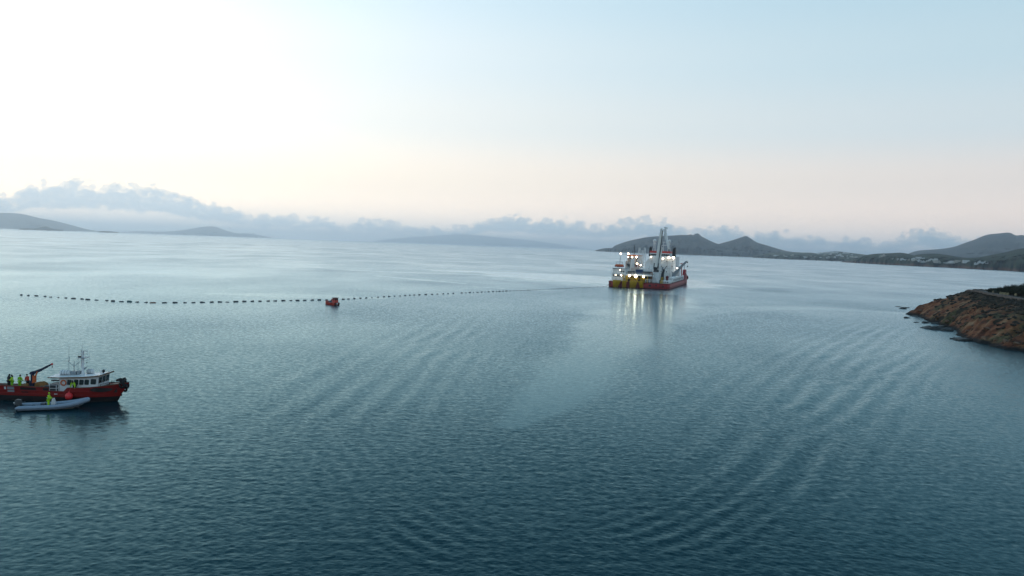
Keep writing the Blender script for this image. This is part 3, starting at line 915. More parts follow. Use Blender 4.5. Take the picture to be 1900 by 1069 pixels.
def cable_ship():
    S = empty('cable_ship', (74.2, 446.5, 0), R(-18.5))
    tag(S, 'large red-hulled cable laying ship with floodlights, yellow stern chutes and tall pale crane', 'ship')
    HB, LEN = 18.0, 108.0
    # hull outline seen from above, blunt ends with rounded corners
    def outline(inset=0.0):
        b = HB - inset
        pts = [(-b + 3, inset), (-b, 2 + inset), (-b, LEN - 5), (-b + 4, LEN - inset), (b - 4, LEN - inset), (b, LEN - 5), (b, 3 + inset), (b - 1.2, 0.6 + inset), (b - 5, inset)]
        return pts
    def shell(mb, z0, z1, i0=0.0, i1=0.0):
        a, b = outline(i0), outline(i1)
        n = len(a)
        mb.add([(x, y, z0) for x, y in a] + [(x, y, z1) for x, y in b], [(i, (i + 1) % n, n + (i + 1) % n, n + i) for i in range(n)])
    hl = MB(); shell(hl, -3, 0.55, 1.0, 0.0); hull_low = hl.build('hull_bottom', M['ship_red_dark'], S)
    h = MB(); shell(h, 0.55, 3.5, 0.0, 0.0)
    h.prism(outline(0.35), 'z', 2.2, 2.4)
    hull = h.build('hull', M['ship_red'], S)
    rb = MB()
    for z in (1.15, 3.25):
        o = outline(-0.12)
        for a, b in zip(o[4:] + o[:1], o[5:] + o[:2]):
            rb.bar((a[0], a[1], z), (b[0], b[1], z), 0.28, 0.28)
    rb.build('rubbing_strake', M['ship_red_dark'], hull)
    MB().prism(outline(0.5), 'z', 2.4, 3.3).build('deck', M['deck'], S)
    # ports and fairleads cut into the red near end
    for x, z, w in ((6.8, 1.9, 1.5), (10.4, 2.1, 0.9), (14.5, 1.8, 0.8), (-16.8, 2.0, 0.9)):
        MB().box(x - w / 2, x + w / 2, -0.08, 0.3, z - 0.5, z + 0.5).build('fairlead', M['black'], hull)
    for x in (8.9, 12.6, 13.4):
        MB().box(x - 0.12, x + 0.12, -0.14, 0.2, 0.6, 3.5).build('fender_bar', M['ship_red_dark'], hull)
    # yellow chute guards hanging over the near end
    def guard(poly, depth=1.7, bulge=0.7):
        mb = MB(); n = 8
        (xl0, z0), (xr0, _), (xr1, z1), (xl1, _) = poly
        rows = []
        for k in range(n + 1):
            t = k / n
            a = math.pi * t
            y = -0.25 - depth * (0.55 + 0.45 * math.sin(a)) * bulge - 0.3
            rows.append([(xl0 + (xr0 - xl0) * t, y, z0), (xl1 + (xr1 - xl1) * t, y + 0.35, z1), (xl1 + (xr1 - xl1) * t, -0.1, z1 - 0.05), (xl0 + (xr0 - xl0) * t, -0.1, z0)])
        loft(mb, [r + [r[0]] for r in rows])
        return mb.build('chute_guard', M['yellow'], S)
    guard([(-15.0, 4.3), (-9.9, 4.2), (-12.0, 0.05), (-14.8, 0.0)])
    guard([(-9.4, 4.2), (-6.9, 4.2), (-7.0, 0.2), (-9.3, 0.2)])
    guard([(-5.0, 4.2), (-0.2, 4.3), (-1.6, 0.15), (-4.9, 0.2)])
    guard([(0.1, 4.3), (3.0, 4.2), (3.0, 0.4), (1.2, 0.3)])
    for x0, x1 in ((-12.6, -9.6), (-6.7, -5.1), (-2.2, 0.9)):
        MB().prism([(x0, 0.3), (x1, 0.3), (x1, 3.9), (x0 + (x1 - x0) * 0.35, 3.9)], 'y', -0.8, -0.05).build('chute_recess', M['ship_red_dark'], S)
    # sheaves under the working deck
    for x in (-8.0, -1.6, 2.6):
        w = MB(); w.torus((x, 4.5, 5.0), 1.7, 0.35, 'x', 20, 6); w.cyl((x - 0.5, 4.5, 5.0), (x + 0.5, 4.5, 5.0), 0.45)
        for k in range(6):
            a = math.pi * k / 3
            w.bar((x, 4.5, 5.0), (x, 4.5 + 1.7 * math.cos(a), 5.0 + 1.7 * math.sin(a)), 0.2)
        w.build('cable_sheave', M['yellow'], S)
    yp = MB(); yp.prism([(-5.9, 3.3), (-2.9, 3.3), (-3.3, 7.2), (-5.5, 7.2)], 'y', 6.5, 9).build('yellow_pedestal', M['yellow'], S)
    gd = MB()
    for x in (-9.4, -7.0, 1.0, 1.7, 4.9): gd.box(x - 0.2, x + 0.2, 2.4, 2.8, 3.3, 7.2)
    gd.box(-9.6, 5.2, 2.9, 3.3, 5.3, 5.6)
    gd.build('yellow_frame', M['yellow'], S)
    bk = MB(); bk.box(-9.6, 5.6, 11, 12, 3.3, 7.2); bk.box(3.4, 5.4, 5, 9, 3.3, 5.6); bk.box(-8.9, -6.3, 8, 10, 3.3, 5.9); bk.build('dark_machinery', M['dark_grey'], S)
    wd = MB(); wd.box(-8.8, 6.6, 3.4, 15, 7.2, 8.0); wd.build('working_deck', M['ship_white'], S)
    rl = MB(); rail(rl, [(-8.6, 3.5, 8.0), (6.4, 3.5, 8.0), (6.4, 14.5, 8.0)]); rl.build('deck_rail', M['ship_white'], S)
    mach = MB(); mach.box(-8.2, -5.4, 9, 13, 8.0, 9.6); mach.cyl((-5.5, 12, 8.9), (-4.4, 12, 8.9), 0.9); mach.build('winch_house', M['dark_grey'], S)
    MB().box(0.6, 5.6, 11, 14, 8.0, 9.8).build('winch_house', M['dark_grey'], S)
    # deckhouse on the left of the near end, two storeys
    d = MB(); d.box(-16.8, -8.9, 6, 18, 3.3, 7.35); d.box(-16.6, -9.1, 6.2, 18, 7.55, 10.9)
    dh = d.build('deckhouse', M['ship_white'], S)
    MB().box(-17.1, -8.7, 5.2, 18.2, 7.35, 7.55).build('walkway', M['grey'], dh)
    MB().box(-17.1, -8.7, 5.6, 18.2, 10.9, 11.1).build('roof_slab', M['grey'], dh)
    q = MB(); rail(q, [(-17.0, 5.3, 7.55), (-8.8, 5.3, 7.55)]); rail(q, [(-17.0, 5.7, 11.1), (-8.8, 5.7, 11.1), (-8.8, 18, 11.1)]); q.box(-17.05, -16.85, 5.2, 5.4, 3.3, 11); q.build('railing', M['ship_white'], dh)
    for i in range(6):
        x = -15.9 + i * 1.05
        MB().box(x - 0.36, x + 0.36, 5.93, 6.05, 6.2, 7.0).build('window', M['glass'], dh)
    for x in (-11.2, -10.0):
        MB().box(x - 0.4, x + 0.4, 6.13, 6.25, 8.8, 9.7).build('window', M['glass'], dh)
    MB().box(-9.7, -8.97, 5.94, 6.05, 3.35, 5.3).build('door', M['grey'], dh)
    # house amidships with an orange top and a dark mast
    a = MB(); a.box(-15.2, -6.0, 40, 56, 3.3, 15.2); a.box(-14.2, -6.8, 40.5, 54, 15.2, 18.6); a.box(-8.7, -4.0, 24, 38, 3.3, 11.4)
    mh = a.build('midship_house', M['warm_white'], S)
    for i in range(5):
        MB().box(-14.4 + i * 1.7, -13.3 + i * 1.7, 39.93, 40.05, 12.6, 13.6).build('window', M['glass'], mh)
        MB().box(-13.8 + i * 1.4, -12.9 + i * 1.4, 40.43, 40.55, 16.6, 17.6).build('window', M['glass'], mh)
    MB().box(-14.5, -6.5, 40.2, 54.2, 18.6, 19.3).build('orange_roof', M['orange'], mh)
    f = MB(); f.box(-13.0, -12.0, 36, 37, 3.3, 14.8); f.box(-9.9, -8.6, 34.5, 35.5, 3.3, 17.2); f.prism([(-11.6, 3.3), (-9.0, 3.3), (-9.8, 16.6), (-10.7, 16.6)], 'y', 33, 34); f.build('white_column', M['ship_white'], S)
    f = MB()
    for x in (-11.4, -12.3): f.bar((x, 34.8, 11), (x + 0.2, 34.8, 17), 0.35)
    f.box(-12.6, -11.0, 33, 35, 11.0, 13.4); f.build('davit_gear', M['dark_grey'], S)
    MB().bar((-7.6, 36, 11), (-7.4, 36, 17), 0.35).build('davit', M['dark_grey'], S)
    mm = MB(); mm.bar((-10.2, 42, 19.3), (-10.2, 42, 25.8), 0.42, taper=0.5)
    for z in (21.5, 23.2, 24.3): mm.bar((-11.3, 42, z), (-9.1, 42, z), 0.16)
    mm.bar((-11.4, 42, 19.3), (-11.4, 42, 22.6), 0.15); mm.bar((-9.2, 42, 19.3), (-9.2, 42, 23), 0.15); mm.sphere((-13.5, 42, 20.0), 0.75); mm.build('signal_mast', M['black'], S)
    mm = MB(); mm.bar((-17.0, 30, 19.4), (-11.2, 30, 19.8), 0.22); mm.bar((-17.2, 30, 11), (-16.6, 30, 19.5), 0.25)
    for i in range(7): mm.bar((-16.6 + i * 0.8, 30, 19.4), (-16.2 + i * 0.8, 30, 20.0), 0.1)
    mm.build('light_boom', M['grey'], S)
    # white lattice towers
    for x, top, bot in ((-5.3, 24.0, 11.4), (-3.4, 22.5, 11.4), (-1.9, 24.1, 11.4)):
        t = MB(); w = 0.55
        for sx in (-1, 1):
            for sy in (-1, 1):
                t.bar((x + sx * w * 1.5, 32 + sy * w, bot), (x + sx * w * 0.7, 32 + sy * w * 0.7, top), 0.2)
        n = 9
        for i in range(n):
            z0, z1 = bot + (top - bot) * i / n, bot + (top - bot) * (i + 1) / n
            s0, s1 = w * (1.5 - 0.8 * i / n), w * (1.5 - 0.8 * (i + 1) / n)
            g = 1 if i % 2 else -1
            t.bar((x - g * s0, 31.45, z0), (x + g * s1, 31.45, z1), 0.15); t.bar((x - s1, 31.45, z1), (x + s1, 31.45, z1), 0.15)
            t.bar((x + s0, 32 - g * w, z0), (x + s1, 32 + g * w, z1), 0.15)
        t.build('lattice_tower', M['ship_white'], S)
    pf = MB(); pf.box(-6.6, 0.2, 30.5, 33.5, 11.0, 11.4); pf.box(-0.4, 1.6, 30, 32, 11.4, 14.8); pf.box(2.0, 3.6, 29.5, 31, 9, 13.8); pf.box(-6.2, 3.8, 26, 36, 3.3, 11.0); pf.build('tower_platform', M['ship_white'], S)
    q = MB(); rail(q, [(-6.5, 30.4, 11.4), (3.6, 30.4, 11.4)]); rail(q, [(-0.5, 29.9, 14.8), (1.6, 29.9, 14.8)]); q.build('platform_rail', M['ship_white'], S)
    # big bridge block with a rounded shoulder towards the middle
    b = MB()
    prof = [(-5.6, 3.3), (-5.6, 14.0), (-4.6, 15.8), (-2.6, 17.8), (-0.8, 18.7), (14.1, 19.0), (14.3, 3.3)]
    b.prism(prof, 'y', 60, 84)
    bl = b.build('bridge_block', M['ship_white'], S)
    pan = MB()
    for x in (3.4, 7.0, 10.6): pan.box(x - 0.04, x + 0.04, 59.93, 60.05, 3.4, 18.6)
    for z in (7.6, 11.2, 14.8): pan.box(3.4, 14.0, 59.94, 60.05, z - 0.04, z + 0.04)
    pan.build('seam', M['grey'], bl)
    for i, x in enumerate((5.2, 8.6, 12.2)):
        for z in (8.9, 12.4, 15.9):
            MB().cyl((x, 59.9, z), (x, 60.1, z), 0.34, 10).build('porthole', M['glass'], bl)
    for x, z0, z1 in ((6.0, 9.6, 12.0), (-3.2, 9.0, 12.6), (-1.2, 9.0, 13.4)):
        MB().box(x - 0.5, x + 0.5, 59.8, 60.2, z0, z1).build('service_panel', M['grey'], bl)
    w = MB(); w.prism([(-2.6, 19.0), (9.4, 19.0), (9.9, 20.6), (-3.1, 20.6)], 'y', 64, 78); wheel = w.build('bridge', M['ship_white'], S)
    for i in range(9):
        x = -2.5 + i * 1.36
        MB().prism([(x, 19.25), (x + 1.15, 19.25), (x + 1.17, 20.4), (x - 0.02, 20.4)], 'y', 63.8, 64.1).build('bridge_window', M['glass'], wheel)
    MB().box(-3.5, 10.2, 63.2, 78.5, 20.6, 21.0).build('roof_edge', M['ship_white'], wheel)
    MB().box(-3.3, 10.0, 63.4, 78.2, 21.0, 22.4).build('roof_band', M['band_red'], wheel)
    for x in (-1.4, 8.4):
        dm = MB(); dm.sphere((x, 70, 29.2), 1.15, 16, 10); dm.cyl((x, 70, 26.9), (x, 70, 28.2), 0.75); dome = dm.build('radar_dome', M['ship_white'], S)
        t = MB()
        for sx, sy in ((-1, -1), (1, -1), (0, 1)): t.bar((x + sx * 1.0, 70 + sy * 0.8, 22.4), (x + sx * 0.4, 70 + sy * 0.3, 27), 0.22)
        t.bar((x - 0.8, 69.5, 24.5), (x + 0.8, 69.5, 24.5), 0.16); t.build('dome_stand', M['ship_white'], dome)
    mm = MB(); mm.bar((3.2, 72, 22.4), (3.2, 72, 30.5), 0.5, taper=0.5); mm.bar((4.4, 72, 22.4), (4.4, 72, 29.0), 0.4, taper=0.6); mm.bar((0.6, 72, 26.4), (8.2, 72, 26.4), 0.42); mm.bar((2.4, 72, 28.4), (5.6, 72, 28.4), 0.25); mm.bar((7.2, 72, 22.4), (7.6, 72, 26.4), 0.25); mm.build('radar_mast', M['ship_white'], S)
    for x in (-3.2, 12.4):
        fn = MB(); fn.prism([(x - 0.95, 18.6), (x + 0.95, 18.6), (x + 0.8, 24.2), (x + 0.2, 24.8), (x - 0.8, 24.3)], 'y', 65, 68)
        fn.cyl((x - 0.35, 66.5, 24.2), (x - 0.35, 66.5, 25.2), 0.3); fn.cyl((x + 0.4, 66.5, 24.0), (x + 0.9, 66.5, 25.2), 0.28); fn.build('funnel', M['black'], S)
    mm = MB(); mm.bar((11.0, 68, 19), (11.0, 68, 26.2), 0.3, taper=0.5); mm.bar((10.2, 68, 25.4), (12.0, 68, 25.8), 0.2); mm.build('aerial_mast', M['dark_grey'], S)
    # knuckle boom crane
    c = MB(); c.cyl((6.7, 25, 3.3), (6.7, 25, 8.8), 1.75, 20); c.cyl((6.7, 25, 8.8), (6.7, 25, 9.3), 2.1, 20); crane = c.build('main_crane', M['ship_white'], S)
    k = MB(); k.box(5.2, 8.2, 23.6, 26.4, 9.3, 11.0); k.cyl((5.1, 25, 12.2), (8.3, 25, 12.2), 1.2, 16); k.box(5.2, 5.7, 24, 26, 10.8, 14.8); k.box(7.7, 8.2, 24, 26, 10.8, 14.8); k.build('slewing_house', M['dark_grey'], crane)
    bm_ = MB(); b0, b1 = Vector((6.5, 24.6, 12.4)), Vector((8.6, 26.5, 36.2))
    bm_.bar(b0, b1, 1.7, 1.9, 0.75); bm_.build('boom', M['boom'], crane)
    u = MB(); u.bar(b0 + Vector((1.35, 0.6, -0.3)), b1 + Vector((0.7, 0.5, -1.2)), 0.55, 1.0, 0.7); u.build('boom_shade_bar', M['dark_grey'], crane)  # dark bar along the boom, painting in its shaded right and under side
    bc = MB(); bc.cyl((7.9, 24.3, 11.0), (9.6, 25.8, 24.8), 0.42, 10); bc.build('lift_cylinder', M['boom'], crane)
    j = MB(); j0, j1 = Vector((10.5, 26.2, 36.0)), Vector((13.6, 25.6, 23.6)); j.bar(j0, j1, 2.0, 1.5, 0.55); j.bar(j0 + Vector((-0.3, 0, 0.9)), j0 + Vector((1.9, 0, 0.5)), 1.5, 0.9); j.build('jib', M['ship_white'], crane)
    j = MB(); j.bar((10.6, 26.2, 34), (9.2, 26.2, 26), 0.3); j.cyl((13.5, 26, 22.4), (13.6, 26, 24), 0.5, 8); j.build('jib_gear', M['grey'], crane)
    # dark capstan crane and gear on the near right
    q = MB(); q.prism([(10.4, 3.3), (12.6, 3.3), (12.4, 8.5), (12.9, 11.0), (12.0, 11.6), (11.0, 9.0), (10.6, 6.0)], 'y', 17, 18.6); q.bar((12.2, 18, 10.8), (13.8, 18, 13.4), 0.35); q.build('dark_handling_crane', M['black'], S)
    q = MB(); q.cyl((14.2, 20, 3.3), (14.2, 20, 6.2), 0.7, 12); q.sphere((14.2, 20, 6.6), 0.95); q.build('red_capstan', M['ship_red_dark'], S)
    q = MB(); q.box(5.4, 8.4, 14, 19, 3.3, 6.4); q.box(9.2, 10.2, 12, 14, 3.3, 5.6); q.build('deck_locker', M['ship_white'], S)
    q = MB(); q.box(5.5, 6.7, 9, 10.5, 3.3, 9.6); q.box(5.0, 7.2, 8.8, 10.7, 8.0, 8.3); q.build('rust_brown_stand', material('rust_primer', (0.22, 0.11, 0.07), 0.8, 0.3, 0.8), S)
    q = MB()
    for x in (12.9, 13.7): q.box(x, x + 0.35, 2.2, 2.6, 3.3, 7.0)
    q.box(12.9, 14.05, 2.2, 2.6, 6.7, 7.1); q.box(12.7, 13.1, 1.0, 2.6, 3.3, 5.0); q.build('yellow_gate', M['yellow'], S)
    q = MB(); rail(q, [(4.0, 0.6, 3.5), (11.8, 0.6, 3.5)], 1.7, 0.07, 2.6); q.bar((4.0, 0.7, 5.2), (11.8, 0.7, 5.2), 0.4, 0.35); q.build('near_rail', M['ship_white'], S)
    # low white house along the right side with dark openings
    q = MB(); q.box(14.6, 17.4, 24, 86, 3.5, 6.4); q.box(12.0, 17.0, 8, 22, 3.3, 4.7); sh = q.build('side_house', M['ship_white'], S)
    for i in range(9): MB().box(17.35, 17.5, 26 + i * 6.2, 29 + i * 6.2, 3.9, 5.4).build('side_opening', M['black'], sh)
    for i in range(4): MB().box(12.5 + i * 1.1, 13.1 + i * 1.1, 7.9, 8.1, 3.6, 4.4).build('opening', M['black'], sh)
    q = MB(); rail(q, [(17.6, 4, 3.5), (17.6, 92, 3.5)], 1.1, 0.05, 4.0); q.build('side_rail', M['ship_white'], S)
    # grey knuckle crane leaning out to the right
    g = MB(); g.cyl((14.6, 50, 3.3), (14.6, 50, 7.2), 1.25, 14); g.box(13.6, 15.8, 49, 51, 7.2, 9.0); gc = g.build('grey_crane', M['grey'], S)
    q = MB(); q.bar((14.4, 50, 7.8), (22.2, 50, 16.3), 1.5, 1.6, 0.75); q.bar((15.5, 50, 7.4), (18.6, 50, 11.6), 0.6); q.build('boom', M['grey'], gc)
    q = MB(); q.bar((22.2, 50, 16.4), (23.2, 50, 15.6), 0.8); q.bar((23.1, 50, 15.7), (23.1, 50, 13.6), 0.09); q.sphere((23.1, 50, 13.2), 0.45); q.build('hook_block', M['dark_grey'], gc)
    # raised red bulwark at the far right corner
    q = MB(); q.prism([(84, 3.5), (88, 7.6), (89.5, 10.2), (95, 10.2), (97, 7.2), (107, 5.0), (107, 3.5)], 'x', 16.2, 18.02); q.box(9, 16.2, 100, 107.6, 3.5, 5.6); fw = q.build('raised_bulwark', M['ship_red'], S)
    MB().box(17.95, 18.2, 88.5, 89.3, 0.4, 8.2).build('dark_fender_strip', M['black'], fw)
    q = MB(); q.torus((18.3, 104, 4.2), 0.9, 0.35, 'x', 14, 6); q.build('tyre_fender', M['rubber'], fw)
    MB().bar((16.6, 95, 10), (16.6, 95, 15.5), 0.3).build('ensign_staff', M['grey'], S); MB().bar((16.0, 80, 5), (16.0, 80, 13.4), 0.3).build('lamp_post', M['grey'], S)
    q = MB(); q.bar((14.8, 62, 6), (14.8, 62, 19.0), 0.3); q.box(14.4, 16.6, 62, 66, 6.4, 12.4); q.build('side_tower', M['grey'], S)
    q = MB(); q.cyl((17.2, 72, 14.2), (17.2, 72, 14.7), 1.25, 14); q.bar((17.2, 72, 6), (17.2, 72, 14.4), 0.4); q.build('red_reel', M['band_red'], S)
    # floodlights: housing on a bracket with a lit lens
    def flood(x, y, z, r=0.5, warm=True):
        hb = MB(); hb.box(x - r * 1.1, x + r * 1.1, y + r * 0.35, y + r * 1.6, z - r, z + r); hb.bar((x, y + r, z - r), (x, y + r * 1.6, z - r * 2.2), 0.2)
        ho = hb.build('floodlight', M['dark_grey'], S)
        MB().sphere((x, y, z), r, 10, 8).build('lens', M['lamp'] if warm else M['lamp_cool'], ho)
    for a in [(-16.6, 29.6, 19.8, 0.5), (-11.8, 29.6, 20.0, 0.55), (-13.6, 39.4, 17.8, 0.4), (-11.0, 39.4, 17.9, 0.55), (-8.3, 39.4, 18.0, 0.6),
              (-6.0, 29.5, 13.9, 0.55), (-3.7, 29.4, 13.1, 0.4), (-1.8, 59.2, 18.3, 0.5), (-14.6, 5.0, 7.05, 0.35), (-11.2, 5.0, 7.0, 0.45),
              (-5.9, 3.0, 7.0, 0.62), (-2.2, 3.0, 6.9, 0.85), (2.4, 3.0, 6.9, 0.62), (6.1, 59.2, 17.4, 0.62), (9.9, 59.2, 18.3, 0.75), (12.8, 59.2, 18.3, 0.75), (-12.2, 5.4, 10.3, 0.3)]:
        flood(*a)
    q = MB(); q.box(15.2, 16.8, 58, 59.4, 11.3, 11.8); q.build('lit_panel', M['lamp_cool'], S)
    return S
SHIP = cable_ship()
SHIP_M = Matrix.Translation((74.2, 446.5, 0)) @ Matrix.Rotation(R(-18.5), 4, 'Z')

def ship_lifeboat(x, y, z, label, rz):
    p = SHIP_M @ Vector((x, y, z))
    B = empty('lifeboat', p, R(-18.5) + rz); tag(B, label, 'lifeboat', 'lifeboats of the cable ship')
    st = []
    for t in np.linspace(0, 1, 9):
        xx = -2.9 + 5.8 * t; w = 1.15 * math.sin(math.pi * (0.1 + 0.8 * t)) ** 0.6; sh = 0.15 * (2 * t - 1) ** 2
        st.append([(xx, -w, 0.9 + sh), (xx, -w * 0.85, 0.35), (xx, 0, 0.0 + sh), (xx, w * 0.85, 0.35), (xx, w, 0.9 + sh)])
    h = MB(); loft(h, st); h.build('hull', M['band_red'], B)
    st = []
    for t in np.linspace(0.06, 0.94, 8):
        xx = -2.9 + 5.8 * t; w = 1.1 * math.sin(math.pi * (0.1 + 0.8 * t)) ** 0.6
        st.append([(xx, -w, 0.9), (xx, -w * 0.7, 1.6), (xx, 0, 1.8), (xx, w * 0.7, 1.6), (xx, w, 0.9)])
    h = MB(); loft(h, st); h.build('canopy', M['orange'], B)
    h = MB(); h.bar((-1.8, 0, 1.7), (-1.8, 0, 3.2), 0.14); h.bar((1.8, 0, 1.7), (1.8, 0, 3.2), 0.14); h.bar((-2.1, 0, 3.2), (2.1, 0, 3.2), 0.2); h.build('falls', M['dark_grey'], B)
    return B
ship_lifeboat(-17.2, 30, 11.3, 'red lifeboat hung above the white deckhouse at the left end of the ship', 0.15)
ship_lifeboat(-6.6, 38.6, 11.5, 'red lifeboat seen between the white mast column and the lattice towers', 1.3)
def container():
    p = SHIP_M @ Vector((-2.6, 18.5, 8.0))
    mb = MB(); mb.box(-2.1, 2.1, -1.2, 1.2, 0, 2.6)
    for i in range(11):
        x = -1.9 + i * 0.38
        mb.box(x - 0.09, x + 0.09, -1.27, -1.19, 0.15, 2.45)
    for x in (-2.1, 2.0): mb.box(x - 0.02, x + 0.12, -1.3, -1.15, 0, 2.6)
    o = mb.build('container', M['blue'], None, p, (0, 0, R(-18.5)))
    tag(o, 'dark blue ribbed container standing on the ship working deck', 'container')
    s = MB(); s.box(-2.4, 2.4, -1.5, 6.0, -4.7, -0.004); s.build('container_seat', M['grey'], SHIP, (-2.6, 18.5, 8.0))
container()
# ------------------------------------------------------------------ people
M['skin'] = material('skin', (0.42, 0.24, 0.16), 0.6, 0.05, 4)
M['hivis'] = material('fluorescent_yellow_fabric', (0.42, 0.72, 0.02), 0.8, 0.1, 6, bump=0.3)
M['hivis_green'] = material('fluorescent_green_fabric', (0.24, 0.58, 0.02), 0.8, 0.12, 6, bump=0.3)
M['tape'] = material('reflective_tape', (0.62, 0.66, 0.60), 0.3, 0.05, 6)
M['dark_cloth'] = material('dark_fabric', (0.014, 0.015, 0.018), 0.85, 0.2, 5, bump=0.3)
M['red_cloth'] = material('red_fabric', (0.60, 0.05, 0.03), 0.8, 0.1, 5, bump=0.3)
M['hair'] = material('dark_hair', (0.015, 0.012, 0.01), 0.7, 0.2, 20)
def skin_mesh(name, verts, edges, radii, mat, extra=None, sub=1):
    me = bpy.data.meshes.new('tmp'); me.from_pydata(verts, edges, [])
    ob = bpy.data.objects.new('tmp', me); COL.objects.link(ob)
    md = ob.modifiers.new('s', 'SKIN'); md.use_smooth_shade = True; md.branch_smoothing = 0.4
    sv = me.skin_vertices[0].data if me.skin_vertices else None
    if sv is None:
        bm = bmesh.new(); bm.from_mesh(me); bm.verts.layers.skin.verify(); bm.to_mesh(me); bm.free(); sv = me.skin_vertices[0].data
    for i, r in enumerate(radii):
        sv[i].radius = r if isinstance(r, tuple) else (r, r); sv[i].use_root = (i == 0)
    s2 = ob.modifiers.new('u', 'SUBSURF'); s2.levels = s2.render_levels = sub
    dg = bpy.context.evaluated_depsgraph_get()
    out = bpy.data.meshes.new_from_object(ob.evaluated_get(dg)); out.name = name
    bpy.data.objects.remove(ob)
    out.materials.clear(); out.materials.append(mat)
    if extra:
        bm = bmesh.new(); bm.from_mesh(out)
        t = extra.mesh('t', None); bm.from_mesh(t); bm.to_mesh(out); bm.free()
    out.polygons.foreach_set('use_smooth', np.ones(len(out.polygons), bool))
    return out
def person(label, loc, face, jacket, trousers, hands, lean=0.0, crouch=0.0, hat='hair', head_yaw=0.0, group='crew on deck', stance=0.16, tape=True):
    """standing figure facing local +X; hands = two (x, y, z) targets"""
    P = empty('person', loc, face); tag(P, label, 'person', group)
    hip = 0.93 - crouch
    L = lambda x, y, z: (x, y, z)
    sx = lambda h: math.sin(lean) * h; cz = lambda h: math.cos(lean) * h
    pel = Vector((-0.08 * (lean > 0.4), 0, hip)); sp1 = pel + Vector((sx(.2), 0, cz(.2))); ch = pel + Vector((sx(.42), 0, cz(.42))); nk = pel + Vector((sx(.56), 0, cz(.56)))
    hd0 = nk + Vector((sx(.07) + 0.02, 0, cz(.07))); hd1 = hd0 + Vector((0.03, 0, 0.11)); hd2 = hd1 + Vector((0.0, 0, 0.09))
    V = [pel, sp1, ch, nk, hd0, hd1, hd2]; E = [(0, 1), (1, 2), (2, 3), (3, 4), (4, 5), (5, 6)]
    Rr = [(0.15, 0.12), (0.14, 0.11), (0.17, 0.12), 0.065, 0.06, (0.085, 0.10), 0.075]
    arms, legs = [], []
    for s, ht in zip((1, -1), hands):
        sh = ch + Vector((sx(.07), 0.19 * s, cz(.07))); ht = Vector(ht)
        d = ht - sh; ln = d.length
        mid = sh + d * 0.5; bend = math.sqrt(max(0.0, 0.30 ** 2 - (ln / 2) ** 2))
        el = mid + Vector((-0.35, 0.5 * s, -0.8)).normalized() * bend
        i = len(V); V += [sh, el, sh.lerp(ht, 1.0) if ln < 0.58 else sh + d * (0.58 / ln)]; wr = V[-1]
        hnd = wr + (wr - el).normalized() * 0.09; V.append(hnd)
        E += [(2, i), (i, i + 1), (i + 1, i + 2), (i + 2, i + 3)]; Rr += [0.065, 0.046, 0.032, (0.045, 0.022)]
        arms.append((sh, el, wr, hnd, s))
        hp = pel + Vector((0, 0.10 * s, -0.06)); an = Vector((0.0 + 0.06 * s * (crouch > 0), stance * s * 0.8, 0.09)); kn = hp.lerp(an, 0.5) + Vector((0.04 + crouch * 0.9, 0, 0.02))
        toe = an + Vector((0.17, 0.02 * s, -0.045))
        i = len(V); V += [hp, kn, an, toe]; E += [(0, i), (i, i + 1), (i + 1, i + 2), (i + 2, i + 3)]; Rr += [0.10, 0.065, 0.045, 0.04]
        legs.append((hp, kn, an, toe))
    ex = MB()
    for sh, el, wr, hnd, s in arms:                       # fingers and thumb
        d = (hnd - wr).normalized(); side = d.cross(Vector((0, 0, 1))); side = side.normalized() if side.length > .1 else Vector((0, 1, 0)); n_ = side.cross(d)
        for k in range(4):
            b = hnd + side * (0.03 - 0.02 * k); l = (0.065, 0.075, 0.07, 0.055)[k]
            ex.tube([b - d * 0.02, b + d * l * 0.55 - n_ * 0.01, b + d * l - n_ * 0.03], [0.010, 0.009, 0.007], 5)
        b = wr + d * 0.04 + side * 0.035
        ex.tube([b, b + side * 0.03 + d * 0.03, b + side * 0.035 + d * 0.06], [0.011, 0.010, 0.008], 5)
    fx = Vector((math.cos(head_yaw), math.sin(head_yaw), 0)); fy = Vector((-fx.y, fx.x, 0))
    ex.tube([hd1 + fx * 0.09 + Vector((0, 0, 0.02)), hd1 + fx * 0.118 - Vector((0, 0, 0.015))], [0.012, 0.018], 6)
    for s in (1, -1): ex.sphere(hd1 + fy * 0.098 * s - Vector((0, 0, 0.005)), 0.028, 6, 4, 0.6, 0.4, 1.0)
    ex.tube([hd1 + fx * 0.094 - fy * 0.025 - Vector((0, 0, 0.055)), hd1 + fx * 0.098 - Vector((0, 0, 0.057)), hd1 + fx * 0.094 + fy * 0.025 - Vector((0, 0, 0.055))], 0.008, 5)
    me = skin_mesh('body', V, E, Rr, M['skin'], ex)
    ob = bpy.data.objects.new('body', me); COL.objects.link(ob); ob.parent = P
    ey = MB()
    for s in (1, -1): ey.sphere(hd1 + fx * 0.086 + fy * 0.032 * s + Vector((0, 0, 0.018)), 0.012, 6, 4)
    ey.build('eyes', M['hair'], ob)
    JV = [pel + Vector((0, 0, -0.08)), sp1, ch, nk]; JE = [(0, 1), (1, 2), (2, 3)]; JR = [(0.23, 0.19), (0.22, 0.18), (0.24, 0.185), 0.10]
    for sh, el, wr, hnd, s in arms:
        i = len(JV); JV += [sh, el, wr]; JE += [(2, i), (i, i + 1), (i + 1, i + 2)]; JR += [0.115, 0.09, 0.07]
    jo = bpy.data.objects.new('jacket', skin_mesh('jacket', JV, JE, JR, jacket)); COL.objects.link(jo); jo.parent = P
